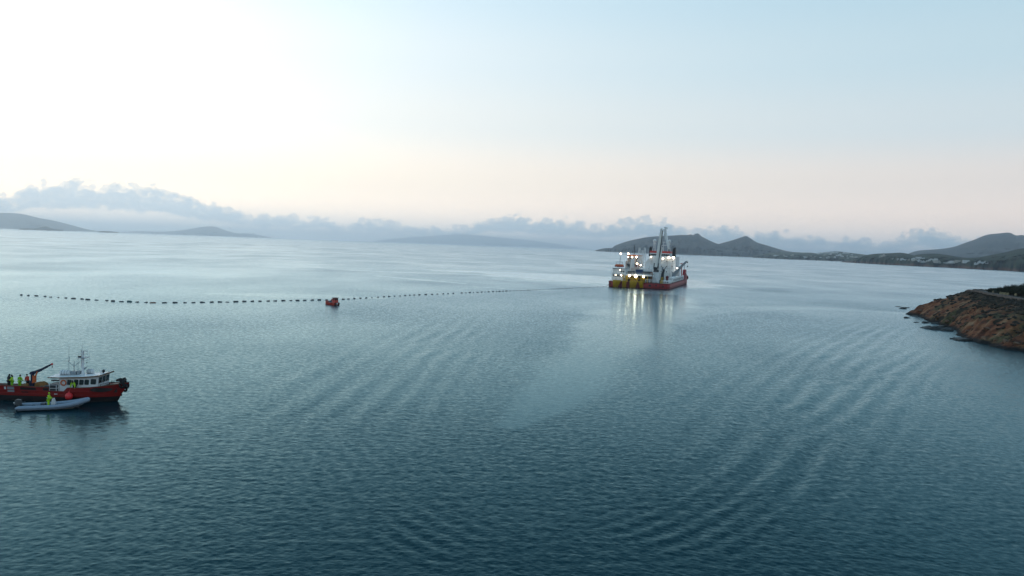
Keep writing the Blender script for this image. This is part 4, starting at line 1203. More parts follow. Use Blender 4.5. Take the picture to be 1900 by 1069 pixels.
    if tape:
        tp = MB(); c = sp1.lerp(ch, 0.1); ring = [c + Vector((0.195 * math.cos(a), 0.235 * math.sin(a), 0)) for a in np.linspace(0, 2 * math.pi, 16, endpoint=False)]
        tp.tube(ring, 0.022, 5, closed=True); tp.build('reflective_band', M['tape'], jo)
    TV = [pel + Vector((0, 0, 0.03))]; TE = []; TR = [(0.19, 0.16)]
    for hp, kn, an, toe in legs:
        i = len(TV); TV += [hp, kn, an + Vector((0, 0, 0.03))]; TE += [(0, i), (i, i + 1), (i + 1, i + 2)]; TR += [0.14, 0.115, 0.10]
    to = bpy.data.objects.new('trousers', skin_mesh('trousers', TV, TE, TR, trousers)); COL.objects.link(to); to.parent = P
    bt = MB()
    for hp, kn, an, toe in legs: bt.tube([an + Vector((-0.06, 0, -0.03)), an + Vector((0.04, 0, -0.03)), toe], [0.06, 0.065, 0.045], 8)
    bt.build('boots', M['dark_cloth'], P)
    hm = {'hair': M['hair'], 'dark_hood': M['dark_cloth'], 'hood': jacket, 'cap': M['hivis']}[hat]
    hh = MB(); hh.sphere(hd1 + Vector((0, 0, 0.035)) - fx * 0.02, 0.118, 12, 8, 0.95, 0.95, 0.95)
    if 'hood' in hat: hh.sphere(hd0 - fx * 0.04, 0.12, 10, 6)
    hh.build('hood' if 'hood' in hat else hat, hm, P)
    return P

# ------------------------------------------------------------------ red workboat on the left
M['boat_red'] = material('boat_red_paint', (0.25, 0.014, 0.012), 0.5, 0.16, 1.2, dirt=(0.16, 0.02, 0.016), dirt_amt=0.6, dirt_scale=0.9, streak=True)
M['boat_black'] = material('boat_black_paint', (0.014, 0.011, 0.012), 0.5, 0.25, 1.2, dirt=(0.06, 0.03, 0.025), dirt_amt=0.4)
M['boat_white'] = material('boat_white_paint', (0.72, 0.75, 0.77), 0.4, 0.05, 1.0, dirt=(0.42, 0.36, 0.30), dirt_amt=0.4, dirt_scale=1.2, streak=True)
M['teak'] = material('weathered_wood', (0.16, 0.09, 0.05), 0.8, 0.25, 2.0)
M['tarp'] = material('tan_tarpaulin', (0.26, 0.12, 0.035), 0.85, 0.25, 2.5, bump=0.6, bump_scale=5)
M['crane_navy'] = material('navy_crane_paint', (0.012, 0.02, 0.055), 0.45, 0.15, 1.5)
M['rope'] = material('rope', (0.30, 0.25, 0.17), 0.9, 0.2, 10)
BX, BY = -57.0, 97.9
def workboat():
    W = empty('workboat', (BX, BY, 0), 0)
    tag(W, 'red and black workboat with white wheelhouse and small deck crane', 'workboat')
    XS, HB = -11.6, 2.15
    ZW = 0.68
    xbow = lambda z: 6.22 + 0.42 * max(z, 0) + 0.06 * max(z, 0) ** 2 + (0.9 * z if z < 0 else 0)
    def half(t, z):
        s = 1.0 if t < 0.62 else max(0.0, 1 - ((t - 0.62) / 0.38) ** 2.5)
        s *= 0.92 + 0.08 * min(1, t / 0.15)
        return HB * s * (0.86 + 0.07 * min(max(z, -0.6), 2.0)) * (0.75 if z < -0.5 else 1)
    def sheer(x, far=False):
        if far and x < 0.40: return 1.32
        if x < -1.62: return 1.87 + 0.012 * (x + 1.6) * -1
        if x < 0.40: return 1.35
        if x < 0.72: return 1.35 + 0.55 * (x - 0.40) / 0.32
        return 1.90 + 0.86 * max(0, (x - 1.5) / 7.0) ** 1.7
    txs = sorted(set(list(np.linspace(XS, 7.12, 40)) + [-1.63, -1.61, 0.39, 0.41, 0.71]))
    def strip(zf, side, inset=0.0):
        st = []
        for x in txs:
            row = []
            for z in zf(x):
                t = min(1.0, (x - XS) / (7.12 - XS))
                xx = XS + t * (xbow(z) - XS)
                row.append((xx, side * max(0.0, half(t, z) - inset), z))
            st.append(row)
        return st
    lo = MB()
    for s in (-1, 1): loft(lo, strip(lambda x: [-0.8, -0.2, 0.3, ZW], s), True, False, False)
    lo.add([(XS, -1.6, -0.8), (XS, 1.6, -0.8), (XS, 1.8, ZW), (XS, -1.8, ZW)], [(0, 1, 2, 3)])
    lo.build('hull_bottom', M['boat_black'], W)
    up = MB()
    for s in (-1, 1):
        fs = s > 0
        loft(up, strip(lambda x: [ZW, 1.0, sheer(x, fs) * 0.5 + 0.5, sheer(x, fs)], s), False, False, False)
        loft(up, strip(lambda x: [1.0, sheer(x, fs)], s, 0.12), False, False, False)
        a = strip(lambda x: [sheer(x, fs)], s); b = strip(lambda x: [sheer(x, fs)], s, 0.12)
        loft(up, [[p[0], q[0]] for p, q in zip(a, b)], False, False, False)
    up.add([(XS, -1.8, ZW), (XS, 1.8, ZW), (XS, 1.85, 1.32), (XS, -1.85, 1.32)], [(0, 1, 2, 3)])
    hull = up.build('hull', M['boat_red'], W)
    dk = MB(); o = strip(lambda x: [1.24], -1, 0.1); o2 = strip(lambda x: [1.24], 1, 0.1)
    loft(dk, [[a[0], b[0]] for a, b in zip(o, o2)], False, False, False); dk.build('deck', M['deck'], W)
    # cap rail and rubbing strakes
    cr = MB()
    for s in (-1, 1):
        p = [Vector(r[0]) + Vector((0, -s * 0.05, 0.03)) for r in strip(lambda x: [sheer(x, s > 0)], s)]
        cr.tube([q for i, q in enumerate(p) if i % 2 == 0 or abs(q.x) < 2.2], 0.045, 5)
    cr.build('cap_rail', M['teak'], hull)
    for z, m, nm in ((0.95, 'boat_red', 'strake'), (1.42, 'boat_red', 'strake')):
        q = MB(); q.tube([Vector(r[0]) + Vector((0, -0.02, 0)) for r in strip(lambda x: [z], -1)][2:-4:2], 0.05, 5); q.build(nm, M[m], hull)
    # patches: dark ports, pale plate, worn black areas at the bow
    def hp(x, z, out=0.02):
        t = (x - XS) / (7.12 - XS); return (x, -half(t, z) - out, z)
    def patch(x0, x1, z0, z1, mat, nm, n=6, out=0.03, ov=False):
        q = MB(); st = []
        for i in range(n + 1):
            x = x0 + (x1 - x0) * i / n; e = 0.0
            if ov: e = 0.5 * (z1 - z0) * (1 - math.sqrt(max(0, 1 - (2 * i / n - 1) ** 2 * 0.98)))
            st.append([hp(x, z0 + e, out), hp(x, z1 - e, out)])
        loft(q, st, False, False, False)
        b = [[(p[0], p[1] + 0.06, p[2]) for p in r] for r in st]
        loft(q, [[a[0], c[0]] for a, c in zip(st, b)], False, False, False); loft(q, [[a[1], c[1]] for a, c in zip(st, b)], False, False, False)
        return q.build(nm, mat, hull)
    patch(-6.85, -5.98, 1.12, 1.82, M['grey'], 'pale_plate')
    patch(-5.2, -3.2, 1.48, 1.80, M['boat_black'], 'freeing_port'); patch(-5.1, -4.2, 1.12, 1.24, M['boat_black'], 'scupper')
    patch(-2.3, -1.66, 1.42, 1.80, M['boat_black'], 'freeing_port'); patch(-7.25, -7.02, 1.4, 1.80, M['boat_white'], 'freeing_port')
    patch(-8.3, -7.9, 1.2, 1.5, M['boat_white'], 'mooring_port'); patch(-0.9, -0.5, 0.95, 1.1, M['boat_white'], 'outlet')
    patch(3.5, 5.9, 1.36, 2.0, M['boat_black'], 'black_bow_patch', 12, 0.035, True)
    patch(5.3, 6.75, 1.98, 2.34, M['boat_black'], 'black_bow_band', 8, 0.03)
    patch(3.2, 3.7, 1.05, 1.3, M['boat_red'], 'doubler_plate')
    # tyres and rubber round the stem
    for a, b, c, r in ((7.15, -0.3, 2.45, 0.36), (7.3, 0.15, 2.05, 0.32), (6.95, -0.5, 2.2, 0.30), (7.0, 0.2, 1.5, 0.2)):
        q = MB(); q.torus((a, b, c), r, 0.14, 'x' if r > 0.31 else 'y', 14, 7); q.build('tyre_fender', M['rubber'], W)
    q = MB(); q.bar((6.5, 0, 2.55), (7.1, 0, 2.95), 0.5, 0.4); q.cyl((6.3, -0.5, 2.8), (6.3, 0.5, 2.8), 0.16); q.build('bow_roller', M['rubber'], W)
    q = MB(); q.tube([(6.66, -0.1, 1.1), (6.74, -0.15, 0.9), (6.68, -0.18, 0.7)], 0.07, 6); q.build('anchor', M['boat_black'], W)
    # wheelhouse
    wh = MB(); y0, y1 = -1.38, 1.38
    prof = [(-0.65, 1.25), (-0.65, 3.04), (2.6, 3.22), (4.38, 3.42), (4.28, 2.2), (4.2, 1.6), (4.2, 1.25)]
    wh.prism(prof, 'y', y0, y1)
    house = wh.build('wheelhouse', M['boat_white'], W)
    rf = MB()
    top = [(-1.95, 3.12), (-0.6, 3.14), (2.6, 3.32), (3.9, 3.47), (4.75, 3.62)]
    st = []
    for x, z in top: st.append([(x, y0 - 0.32, z), (x, y0 - 0.32, z - 0.1), (x, y1 + 0.32, z - 0.1), (x, y1 + 0.32, z), (x, 0, z + 0.08), (x, y0 - 0.32, z)])
    loft(rf, st, False); rf_o = rf.build('roof', M['boat_white'], house)
    tr = MB()
    for s in (y0 - 0.36, y1 + 0.30):
        for (xa, za), (xb, zb) in zip(top, top[1:]): tr.bar((xa, s + 0.03, za - 0.06), (xb, s + 0.03, zb - 0.06), 0.06, 0.14)
    tr.bar((4.77, y0 - 0.3, 3.56), (4.77, y1 + 0.3, 3.56), 0.06, 0.16); tr.build('roof_trim', M['teak'], rf_o)
    def win(x0, z1, x1, z0, slant=0.0):
        w = x1 - x0; r = min(0.12, w * 0.25); pts = []
        for cx, cz, a0 in ((x1 - r, z1 - r, 0), (x0 + r, z1 - r, 90), (x0 + r, z0 + r, 180), (x1 - r, z0 + r, 270)):
            for k in range(4):
                a = R(a0 + 30 * k); zz = cz + r * math.sin(a); pts.append((cx + r * math.cos(a) + slant * (zz - z0), zz))
        big = [((p[0] - (x0 + x1) / 2) * 1.13 + (x0 + x1) / 2, (p[1] - (z0 + z1) / 2) * 1.13 + (z0 + z1) / 2) for p in pts]
        fr = MB(); fr.prism(big, 'y', y0 - 0.025, y0 + 0.02); fo = fr.build('window', M['boat_white'], house)
        g = MB(); g.prism(pts, 'y', y0 - 0.04, y0 + 0.01); g.build('pane', M['glass'], fo)
    for a in [(0.35, 2.84, 0.90, 2.16), (1.21, 2.88, 1.79, 2.20), (1.89, 2.90, 2.47, 2.22), (2.57, 2.93, 3.15, 2.25), (3.36, 3.04, 4.06, 2.34)]:
        win(*a, slant=0.07)
    for i in range(3):
        g = MB(); ya = y0 + 0.12 + i * 0.87; g.add([(4.33, ya, 2.45), (4.33, ya + 0.74, 2.45), (4.40, ya + 0.74, 3.26), (4.40, ya, 3.26), (4.2, ya, 2.45), (4.2, ya + 0.74, 2.45), (4.28, ya + 0.74, 3.26), (4.28, ya, 3.26)], [(0, 1, 2, 3), (4, 5, 6, 7), (0, 1, 5, 4), (2, 3, 7, 6)]); g.build('front_window', M['glass'], house)
    lb = MB(); lb.torus((-0.08, y0 - 0.08, 2.42), 0.32, 0.085, 'y', 20, 8); lbo = lb.build('lifebuoy', M['orange'], house)
    for k in range(4):
        a = R(45 + 90 * k); q = MB(); q.torus((-0.08 + 0.32 * math.cos(a), y0 - 0.08, 2.42 + 0.32 * math.sin(a)), 0.06, 0.045, 'y', 8, 5); q.build('white_band', M['boat_white'], lbo)
    # roof gear
    for x0, x1, y, z in ((-1.5, -0.1, -0.2, 3.52), (1.55, 2.4, 0.6, 3.66)):
        r = 0.31; q = MB(); q.tube([(x0, y, z), (x0 + 0.08, y, z), (x0 + 0.12, y, z), (x1 - 0.12, y, z), (x1 - 0.08, y, z), (x1, y, z)], [r * 0.7, r * 0.95, r, r, r * 0.95, r * 0.7], 14)
        ro = q.build('liferaft_canister', M['boat_white'], W)
        q = MB()
        for k in (0.25, 0.5, 0.75):
            xx = x0 + (x1 - x0) * k; q.tube([(xx - 0.03, y, z), (xx + 0.03, y, z)], r + 0.015, 14)
        q.box(x0 + 0.1, x1 - 0.1, y - 0.25, y + 0.25, z - 0.42, z - 0.28); q.build('strap', M['grey'], ro)
    q = MB(); q.box(-0.05, 0.65, -0.4, 0.4, 3.28, 3.74); q.box(0.72, 1.05, -0.3, 0.3, 3.3, 3.8); q.build('roof_locker', M['grey'], W)
    q = MB(); q.tube([(1.36, 0, 3.25), (1.36, 0, 3.7), (1.36, 0, 6.4)], [0.28, 0.15, 0.11], 10); q.tube([(1.08, 0.1, 4.2), (1.1, 0.05, 6.6)], 0.05, 6); q.box(1.1, 1.62, -0.3, 0.3, 3.25, 3.4)
    mast = q.build('mast', M['boat_white'], W)
    q = MB(); q.prism([(1.5, 3.9), (2.02, 4.4), (1.5, 4.2)], 'y', -0.06, 0.06); q.box(1.1, 1.9, -0.05, 0.05, 6.35, 6.42); q.box(0.85, 1.9, -0.6, 0.6, 5.5, 5.56); q.build('mast_bracket', M['grey'], mast)
    q = MB(); q.box(0.78, 1.1, -0.08, 0.08, 5.52, 5.72); q.sphere((1.85, 0, 4.9), 0.07, 8, 5); q.build('mast_lamp', M['black'], mast)
    q = MB(); q.bar((0.4, 0, 6.0), (1.9, 0, 6.05), 0.04); q.bar((1.9, 0, 5.9), (1.9, 0, 6.6), 0.04); q.bar((1.25, 0, 6.6), (1.25, 0, 7.3), 0.03); q.bar((2.05, 0.2, 5.2), (2.05, 0.2, 6.1), 0.025); q.bar((1.4, 0.1, 5.1), (2.15, 0.1, 5.25), 0.03); q.build('yard', M['boat_white'], mast)
    q = MB(); q.bar((0.2, 0, 3.75), (0.2, 0, 5.0), 0.06); q.bar((0.2, 0, 4.3), (-0.6, 0, 5.0), 0.045); q.bar((0.2, 0, 4.3), (0.98, 0, 5.0), 0.045); q.bar((-1.3, 0, 5.0), (-0.5, 0, 5.0), 0.03); q.build('aerial_frame', M['grey'], W)
    for x, zt, zb in ((-0.48, 7.2, 3.3), (0.72, 6.1, 3.3), (-0.42, 5.6, 5.0)):
        q = MB(); q.bar((x, 0, zb), (x, 0, zt), 0.04, taper=0.5); q.build('whip_aerial', M['grey'], W)
    q = MB(); q.cyl((4.0, 0, 3.45), (4.0, 0, 3.72), 0.1); q.sphere((4.05, 0, 3.88), 0.19, 10, 8); q.build('searchlight', M['black'], W)
    q = MB(); q.cyl((3.55, 0.3, 3.5), (3.55, 0.3, 3.8), 0.06); q.box(3.45, 3.65, 0.2, 0.4, 3.8, 3.95); q.build('horn', M['boat_white'], W)
    q = MB(); rail(q, [(2.2, -1.2, 3.33), (4.5, -1.2, 3.56)], 0.35, 0.012, 1.1, 1); q.build('roof_rail', M['boat_white'], W); q = MB(); rail(q, [(2.2, 1.2, 3.33), (4.5, 1.2, 3.56)], 0.35, 0.012, 1.1, 1); q.build('roof_rail', M['boat_white'], W)
    # bow deck and rail
    q = MB(); q.prism([(4.4, 1.24), (4.4, 2.0), (6.3, 2.35), (6.3, 1.24)], 'y', -0.6, 0.6); q.build('foredeck_house', M['boat_black'], W)
    q = MB(); rail(q, [(4.6, -1.35, 2.05), (6.5, -0.5, 2.5)], 0.3, 0.02, 0.8, 1); q.build('bow_rail', M['black'], W); q = MB(); rail(q, [(4.6, 1.35, 2.05), (6.5, 0.5, 2.5)], 0.3, 0.02, 0.8, 1); q.build('bow_rail', M['black'], W)
    # aft deck rails beside the gap, far rail, hatch and gear
    q = MB(); rail(q, [(-1.55, -1.95, 1.3), (-0.7, -1.95, 1.3)], 0.9, 0.022, 0.45, 2); rail(q, [(-0.7, -1.95, 1.3), (-0.7, -1.45, 1.3)], 0.9, 0.025, 0.4, 2); q.build('side_rail', M['boat_white'], W); q = MB(); rail(q, [(-3.4, 1.9, 1.3), (-0.7, 1.9, 1.3)], 0.85, 0.025, 0.9, 2); q.build('side_rail', M['boat_white'], W)
    q = MB(); q.box(-3.2, -0.9, -0.4, 1.6, 1.24, 1.75); q.box(-2.6, -1.2, -0.2, 1.2, 1.75, 1.98); q.box(-3.4, -0.7, 1.4, 1.46, 2.02, 2.2); q.build('hatch', M['dark_grey'], W)
    q = MB(); q.cyl((-2.9, -1.4, 1.24), (-2.9, -1.4, 1.9), 0.12); q.cyl((-2.5, -1.4, 1.24), (-2.5, -1.4, 1.9), 0.12); q.bar((-3.1, -1.4, 1.75), (-2.3, -1.4, 1.75), 0.1); q.build('bitts', M['black'], W)
    # deck crane
    c = MB(); c.cyl((-5.25, 0, 1.24), (-5.25, 0, 2.3), 0.30, 12); c.cyl((-5.25, 0, 2.3), (-5.25, 0, 3.0), 0.2, 10); cr_ = c.build('deck_crane', M['crane_navy'], W)
    q = MB(); q.bar((-5.35, 0, 3.1), (-5.1, 0, 3.35), 0.5, 0.45); q.bar((-5.2, 0, 3.25), (-4.1, 0, 3.72), 0.3, 0.34); q.bar((-4.2, 0, 3.66), (-3.3, 0, 4.18), 0.24, 0.26); q.bar((-3.4, 0, 4.12), (-2.75, 0, 4.48), 0.18, 0.2); q.build('boom', M['crane_navy'], cr_)
    q = MB(); q.sphere((-2.68, 0, 4.52), 0.15, 8, 6); q.build('boom_head', M['band_red'], cr_)
    q = MB(); q.bar((-2.64, 0, 4.42), (-2.64, 0, 4.2), 0.03); q.sphere((-2.64, 0, 4.14), 0.08, 8, 6); q.build('hook', M['black'], cr_)
    q = MB(); q.box(-5.05, -4.75, -0.3, 0.1, 2.05, 2.95); q.cyl((-5.1, -0.2, 2.0), (-4.5, -0.1, 3.5), 0.09); q.build('orange_control_box', M['orange'], cr_)
    for c in W.children:
        if c.name.split('.')[0] in ('liferaft_canister', 'roof_locker', 'mast', 'aerial_frame', 'whip_aerial', 'deck_crane', 'searchlight', 'horn'):
            c.location.x = 0.24
    return W
WB = workboat()
def lump(name, mat, sx, sy, sz, seed, n=18, m=10, sharp=0.18):
    mb = MB(); mb.sphere((0, 0, 0), 1, n, m)
    rnd = random.Random(seed); ph = [rnd.uniform(0, 6) for _ in range(6)]
    vs_ = []
    for x, y, z in mb.v:
        k = 1 + sharp * (math.sin(3 * x + ph[0]) * math.cos(2.5 * y + ph[1]) + 0.6 * math.sin(5 * z + 4 * x + ph[2]) + 0.4 * math.sin(9 * y + ph[3] + 6 * x))
        vs_.append((x * sx * k, y * sy * k, max(z * k, -0.25) * sz))
    mb.v = vs_
    return mb
def on_boat(name, mb, mat, x, y, z, label, cat):
    o = mb.build(name, mat, None, (BX + x, BY + y, z)); tag(o, label, cat); return o
on_boat('tarpaulin_bundle', lump('t', None, 0.42, 0.5, 0.55, 3), M['tarp'], -5.72, -0.3, 1.44, 'tan tarpaulin bundle below the red jacketed crewman', 'bundle')
on_boat('covered_dinghy', lump('t', None, 0.95, 0.6, 0.50, 8, sharp=0.1), M['tarp'], -3.95, 0.3, 1.64, 'low brown tarpaulin covered load to the right of the deck crane', 'covered load')
q = MB(); q.box(-1.0, 1.0, -0.65, 0.65, 0, 0.26); q.box(-0.95, 0.95, -0.6, 0.6, 0.26, 0.30)
on_boat('pallet', q, M['teak'], -3.95, 0.3, 1.245, 'wooden pallet under the brown tarpaulin load', 'pallet')
# crew
AZ = lambda d: R(d)
DZ = 1.245
person('crew member in dark clothes at the left end, back turned', (BX - 8.01, BY - 0.1, DZ), R(70), M['dark_cloth'], M['dark_cloth'], [(0.25, 0.2, 1.1), (0.25, -0.2, 1.1)], lean=0.12, hat='dark_hood', tape=False)
person('crew member in fluorescent yellow jacket standing beside the dark-clothed one', (BX - 7.38, BY - 0.35, DZ), R(200), M['hivis'], M['hivis_green'], [(0.3, 0.12, 1.12), (0.32, -0.1, 1.08)], lean=0.05, hat='dark_hood')
person('crew member in fluorescent green suit standing left of the deck crane', (BX - 6.51, BY - 0.2, DZ), R(75), M['hivis_green'], M['hivis_green'], [(0.2, 0.33, 1.0), (0.2, -0.33, 1.0)], lean=0.06, hat='hair')
person('crew member in red jacket bending behind the tan tarpaulin bundle', (BX - 5.78, BY + 0.35, DZ), R(150), M['red_cloth'], M['dark_cloth'], [(0.42, 0.15, 0.85), (0.42, -0.15, 0.85)], lean=0.35, hat='hair', tape=False)
person('crew member in fluorescent yellow leaning over the red bulwark below the wheelhouse windows', (BX + 1.45, BY - 1.68, DZ + 0.02), R(-95), M['hivis'], M['dark_cloth'], [(0.36, 0.30, 0.72), (0.36, -0.30, 0.72)], lean=0.75, hat='dark_hood')

# ------------------------------------------------------------------ grey inflatable alongside
M['tube_grey'] = material('pale_blue_grey_hypalon', (0.25, 0.32, 0.41), 0.45, 0.08, 1.5, dirt=(0.2, 0.22, 0.24), dirt_amt=0.3)
M['rib_deck'] = material('rib_inner_grey', (0.08, 0.10, 0.13), 0.7, 0.15, 2)
def inflatable():
    B = empty('inflatable_boat', (-56.75, 92.1, 0), R(20.0)); B.scale = (0.87, 1, 1)
    tag(B, 'pale grey rigid inflatable boat lying alongside the red workboat', 'inflatable boat')
    rt = 0.29
    def side(s): return smooth_path([(-3.4, s * 0.92, 0.34), (-2.4, s * 0.98, 0.34), (0, s * 1.0, 0.35), (2.0, s * 0.98, 0.42), (3.6, s * 0.78, 0.60), (4.8, s * 0.36, 0.86), (5.35, 0, 1.0)], 5)
    a = side(-1); b = side(1)
    path = a + b[::-1][1:]
    rs = [rt * (0.35 + 0.65 * min(1, i / 4)) for i in range(len(path))]
    n = len(path)
    rs = [rt * min(1, 0.3 + 0.28 * i) * min(1, 0.3 + 0.28 * (n - 1 - i)) for i in range(n)]
    q = MB(); q.tube(path, rs, 12); t = q.build('buoyancy_tube', M['tube_grey'], B)
    q = MB()
    for s in (-1, 1): q.tube([p + Vector((0, s * 0.27, -0.02)) for p in side(s)[2:-4]], 0.035, 5)
    q.build('rubbing_strip', M['rib_deck'], t)
    q = MB()
    for x in (-2.6, -1.2, 0.2, 1.6): q.tube([(x - 0.2, -0.85, 0.66), (x, -0.82, 0.70), (x + 0.2, -0.85, 0.66)], 0.03, 5)
    q.build('grab_handle', M['rubber'], t)
    st = []
    for x, w, zk, zc in ((-3.2, 0.85, -0.25, 0.0), (-1, 0.9, -0.28, 0.0), (1.5, 0.88, -0.25, 0.05), (3.4, 0.62, -0.05, 0.25), (4.7, 0.22, 0.4, 0.6), (5.2, 0.02, 0.8, 0.85)):
        st.append([(x, -w, zc + 0.12), (x, -w * 0.85, zc), (x, 0, zk), (x, w * 0.85, zc), (x, w, zc + 0.12)])
    q = MB(); loft(q, st); q.build('keel', M['boat_white'], B)
    q = MB(); q.prism([(-3.2, -0.8), (2.6, -0.8), (4.2, -0.4), (4.2, 0.4), (2.6, 0.8), (-3.2, 0.8)], 'z', 0.16, 0.24); q.build('floor', M['rib_deck'], B)
    q = MB(); q.prism([(0.75, 0.24), (1.35, 0.24), (1.25, 0.9), (1.1, 1.25), (0.9, 1.25)], 'y', -0.32, 0.32); co = q.build('console', M['boat_white'], B)
    q = MB(); q.torus((0.72, 0, 1.05), 0.16, 0.02, 'x', 14, 5); q.build('wheel', M['black'], co)
    q = MB(); q.box(-0.5, 0.1, -0.3, 0.3, 0.24, 0.75); q.box(1.7, 2.5, -0.4, 0.4, 0.24, 0.5); q.build('seat', M['rib_deck'], B)
    q = MB(); q.prism([(-3.75, 0.62), (-3.65, 1.15), (-3.35, 1.28), (-2.9, 1.22), (-2.82, 0.8), (-2.95, 0.62)], 'y', -0.26, 0.26); ob = q.build('outboard_motor', M['dark_grey'], B)
    q = MB(); q.box(-3.5, -3.2, -0.09, 0.09, -0.5, 0.62); q.bar((-2.9, 0, 0.9), (-2.4, 0, 0.95), 0.06); q.box(-3.15, -3.0, -0.75, 0.75, 0.2, 0.68); q.build('leg', M['dark_grey'], ob)
    q = MB(); q.box(-3.78, -3.6, -0.27, 0.27, 0.85, 0.95); q.build('cowl_stripe', M['boat_white'], ob)
    return B
inflatable()
person('boatman in fluorescent yellow suit standing in the grey inflatable boat', (-56.35, 92.1, 0.245), R(15), M['hivis'], M['hivis'], [(0.40, 0.16, 1.08), (0.40, -0.16, 1.08)], lean=0.08, hat='cap', group='crew on deck')
q = MB(); q.sphere((0, 0, 0), 0.45, 18, 12, 1, 1, 1.06); q.tube([(0, 0, 0.4), (0, 0, 0.56)], [0.12, 0.07], 8); q.tube([(0, 0, 0.55), (0.02, 0.3, 0.92)], 0.02, 5)
tag(q.build('mooring_buoy', M['band_red'] if False else material('bright_red_vinyl', (0.75, 0.035, 0.04), 0.4, 0.04, 2), None, (BX + 1.3, BY - 2.60, 0.95)), 'round bright red buoy hung between the workboat hull and the inflatable', 'buoy')
# ------------------------------------------------------------------ floats along the cable
CABLE_PX = [(38, 547.8), (60, 549.2), (110, 552.5), (160, 556), (215, 559.6), (285, 562.2), (345, 562.4), (410, 561), (500, 559), (600, 557.2), (640, 555.6), (700, 551.8), (760, 548.2), (840, 544.8), (920, 541.3), (1000, 537.8), (1060, 535), (1127, 532.2)]
_cx = [p[0] for p in CABLE_PX]; _cy = [p[1] for p in CABLE_PX]
def cable_at(px): return at(px, float(np.interp(px, _cx, _cy)))
M['float_dark'] = material('dark_float_rubber', (0.05, 0.065, 0.075), 0.6, 0.3, 2.0, dirt=(0.10, 0.11, 0.10), dirt_amt=0.5, dirt_scale=1.5)
M['float_teal'] = material('teal_float_fabric', (0.03, 0.10, 0.10), 0.6, 0.3, 2.0)
M['float_rust'] = material('rusty_orange_float', (0.20, 0.06, 0.03), 0.6, 0.3, 2.0)
def float_mesh(name, L, r, mat, taper):
    q = MB(); n = 10
    xs = [-0.5, -0.46, -0.36, -0.15, 0.1, 0.34, 0.45, 0.5]
    rr = [0.35, 0.72, 0.9, 1.0, 1.0, 0.95, 0.8, 0.4]
    q.tube([(x * L, 0, 0.08 + 0.10 * taper * x) for x in xs], [r * k * (1 + taper * x) for x, k in zip(xs, rr)], n)
    for x in (-0.28, 0.28): q.tube([(x * L - 0.04, 0, 0.08 + 0.1 * taper * x), (x * L + 0.04, 0, 0.08 + 0.1 * taper * x)], r * (1 + taper * x) * 1.04, n, caps=True)
    return q.mesh(name, mat)
FM = [float_mesh('cable_float', 1.35, 0.25, M['float_dark'], 0.35), float_mesh('cable_float', 1.2, 0.22, M['float_dark'], 0.0), float_mesh('cable_float', 1.45, 0.28, M['float_dark'], -0.2)]
FT = float_mesh('cable_float', 1.35, 0.32, M['float_teal'], 0.0); FR = float_mesh('cable_float', 2.0, 0.26, M['float_rust'], 0.1)
left = [30, 70, 110, 157, 198, 237, 278, 323, 366, 405, 452, 503, 545, 592, 633, 677, 726, 768, 830, 887, 942, 990, 1040, 1092, 1138, 1185, 1230, 1274, 1320, 1365, 1410, 1450, 1494, 1536, 1575, 1615, 1655, 1695, 1735]
right = [130, 165, 203, 240, 280, 318, 357, 395, 430, 465, 500, 533, 563, 593, 627, 668, 710, 745, 782, 815, 847, 903, 930, 955, 980, 1007, 1033, 1055, 1078, 1108, 1130, 1150, 1172, 1195, 1220, 1243, 1265, 1290, 1310, 1333, 1350, 1370, 1390, 1412, 1433, 1472, 1490, 1510, 1530, 1550, 1568, 1588, 1608, 1625, 1645, 1665, 1685, 1705, 1725, 1740, 1755, 1770, 1790, 1810, 1828]
lx = [30 + x / 3.016 for x in left]; rx = [600 + x / 3.518 for x in right]
def ordinal(n):
    return f"{n}{'th' if 10 <= n % 100 <= 20 else {1: 'st', 2: 'nd', 3: 'rd'}.get(n % 10, 'th')}"
rnd = random.Random(4)
def put_float(px, label, i, mesh=None, k=1.0):
    p = cable_at(px); d = cable_at(px + 4) - p
    o = bpy.data.objects.new('cable_float', mesh or FM[rnd.choice((0, 0, 1, 2))]); COL.objects.link(o)
    o.location = (p.x, p.y + rnd.uniform(-0.5, 0.5), rnd.uniform(-0.06, 0.07)); o.rotation_euler = (rnd.uniform(-0.2, 0.2), rnd.uniform(-0.13, 0.13), math.atan2(d.y, d.x) + rnd.uniform(-0.35, 0.35))
    s = k * rnd.uniform(0.78, 1.18); o.scale = (s, s, s * rnd.uniform(0.9, 1.15))
    tag(o, label, 'float', 'floats holding up the cable')
nl = len(lx)
for i, px in enumerate(lx):
    k = nl - i
    if i == 17: put_float(px, f'long rusty orange float, {ordinal(k)} to the left of the small red boat', i, FR)
    elif i == 14: put_float(px, f'teal float on the cable, {ordinal(k)} to the left of the small red boat', i, FT)
    else: put_float(px, f'dark float on the cable, {ordinal(k)} to the left of the small red boat', i)
for i, px in enumerate(rx):
    put_float(px, f'dark float on the cable, {ordinal(i + 1)} from the small red boat towards the ship', i, None, 0.95 - 0.2 * i / len(rx))
cp = [cable_at(px) + Vector((0, 0, -0.22)) for px in np.linspace(40, 1124, 170)]
end = SHIP_M @ Vector((-17.6, -0.25, 1.2))
cp[-1] = Vector((cp[-1].x, cp[-1].y, 0.0)); cp.append(end)
q = MB(); q.tube(cp, 0.10, 6)
tag(q.build('power_cable', M['rubber']), 'black submarine cable running through the floats to the ship', 'cable')

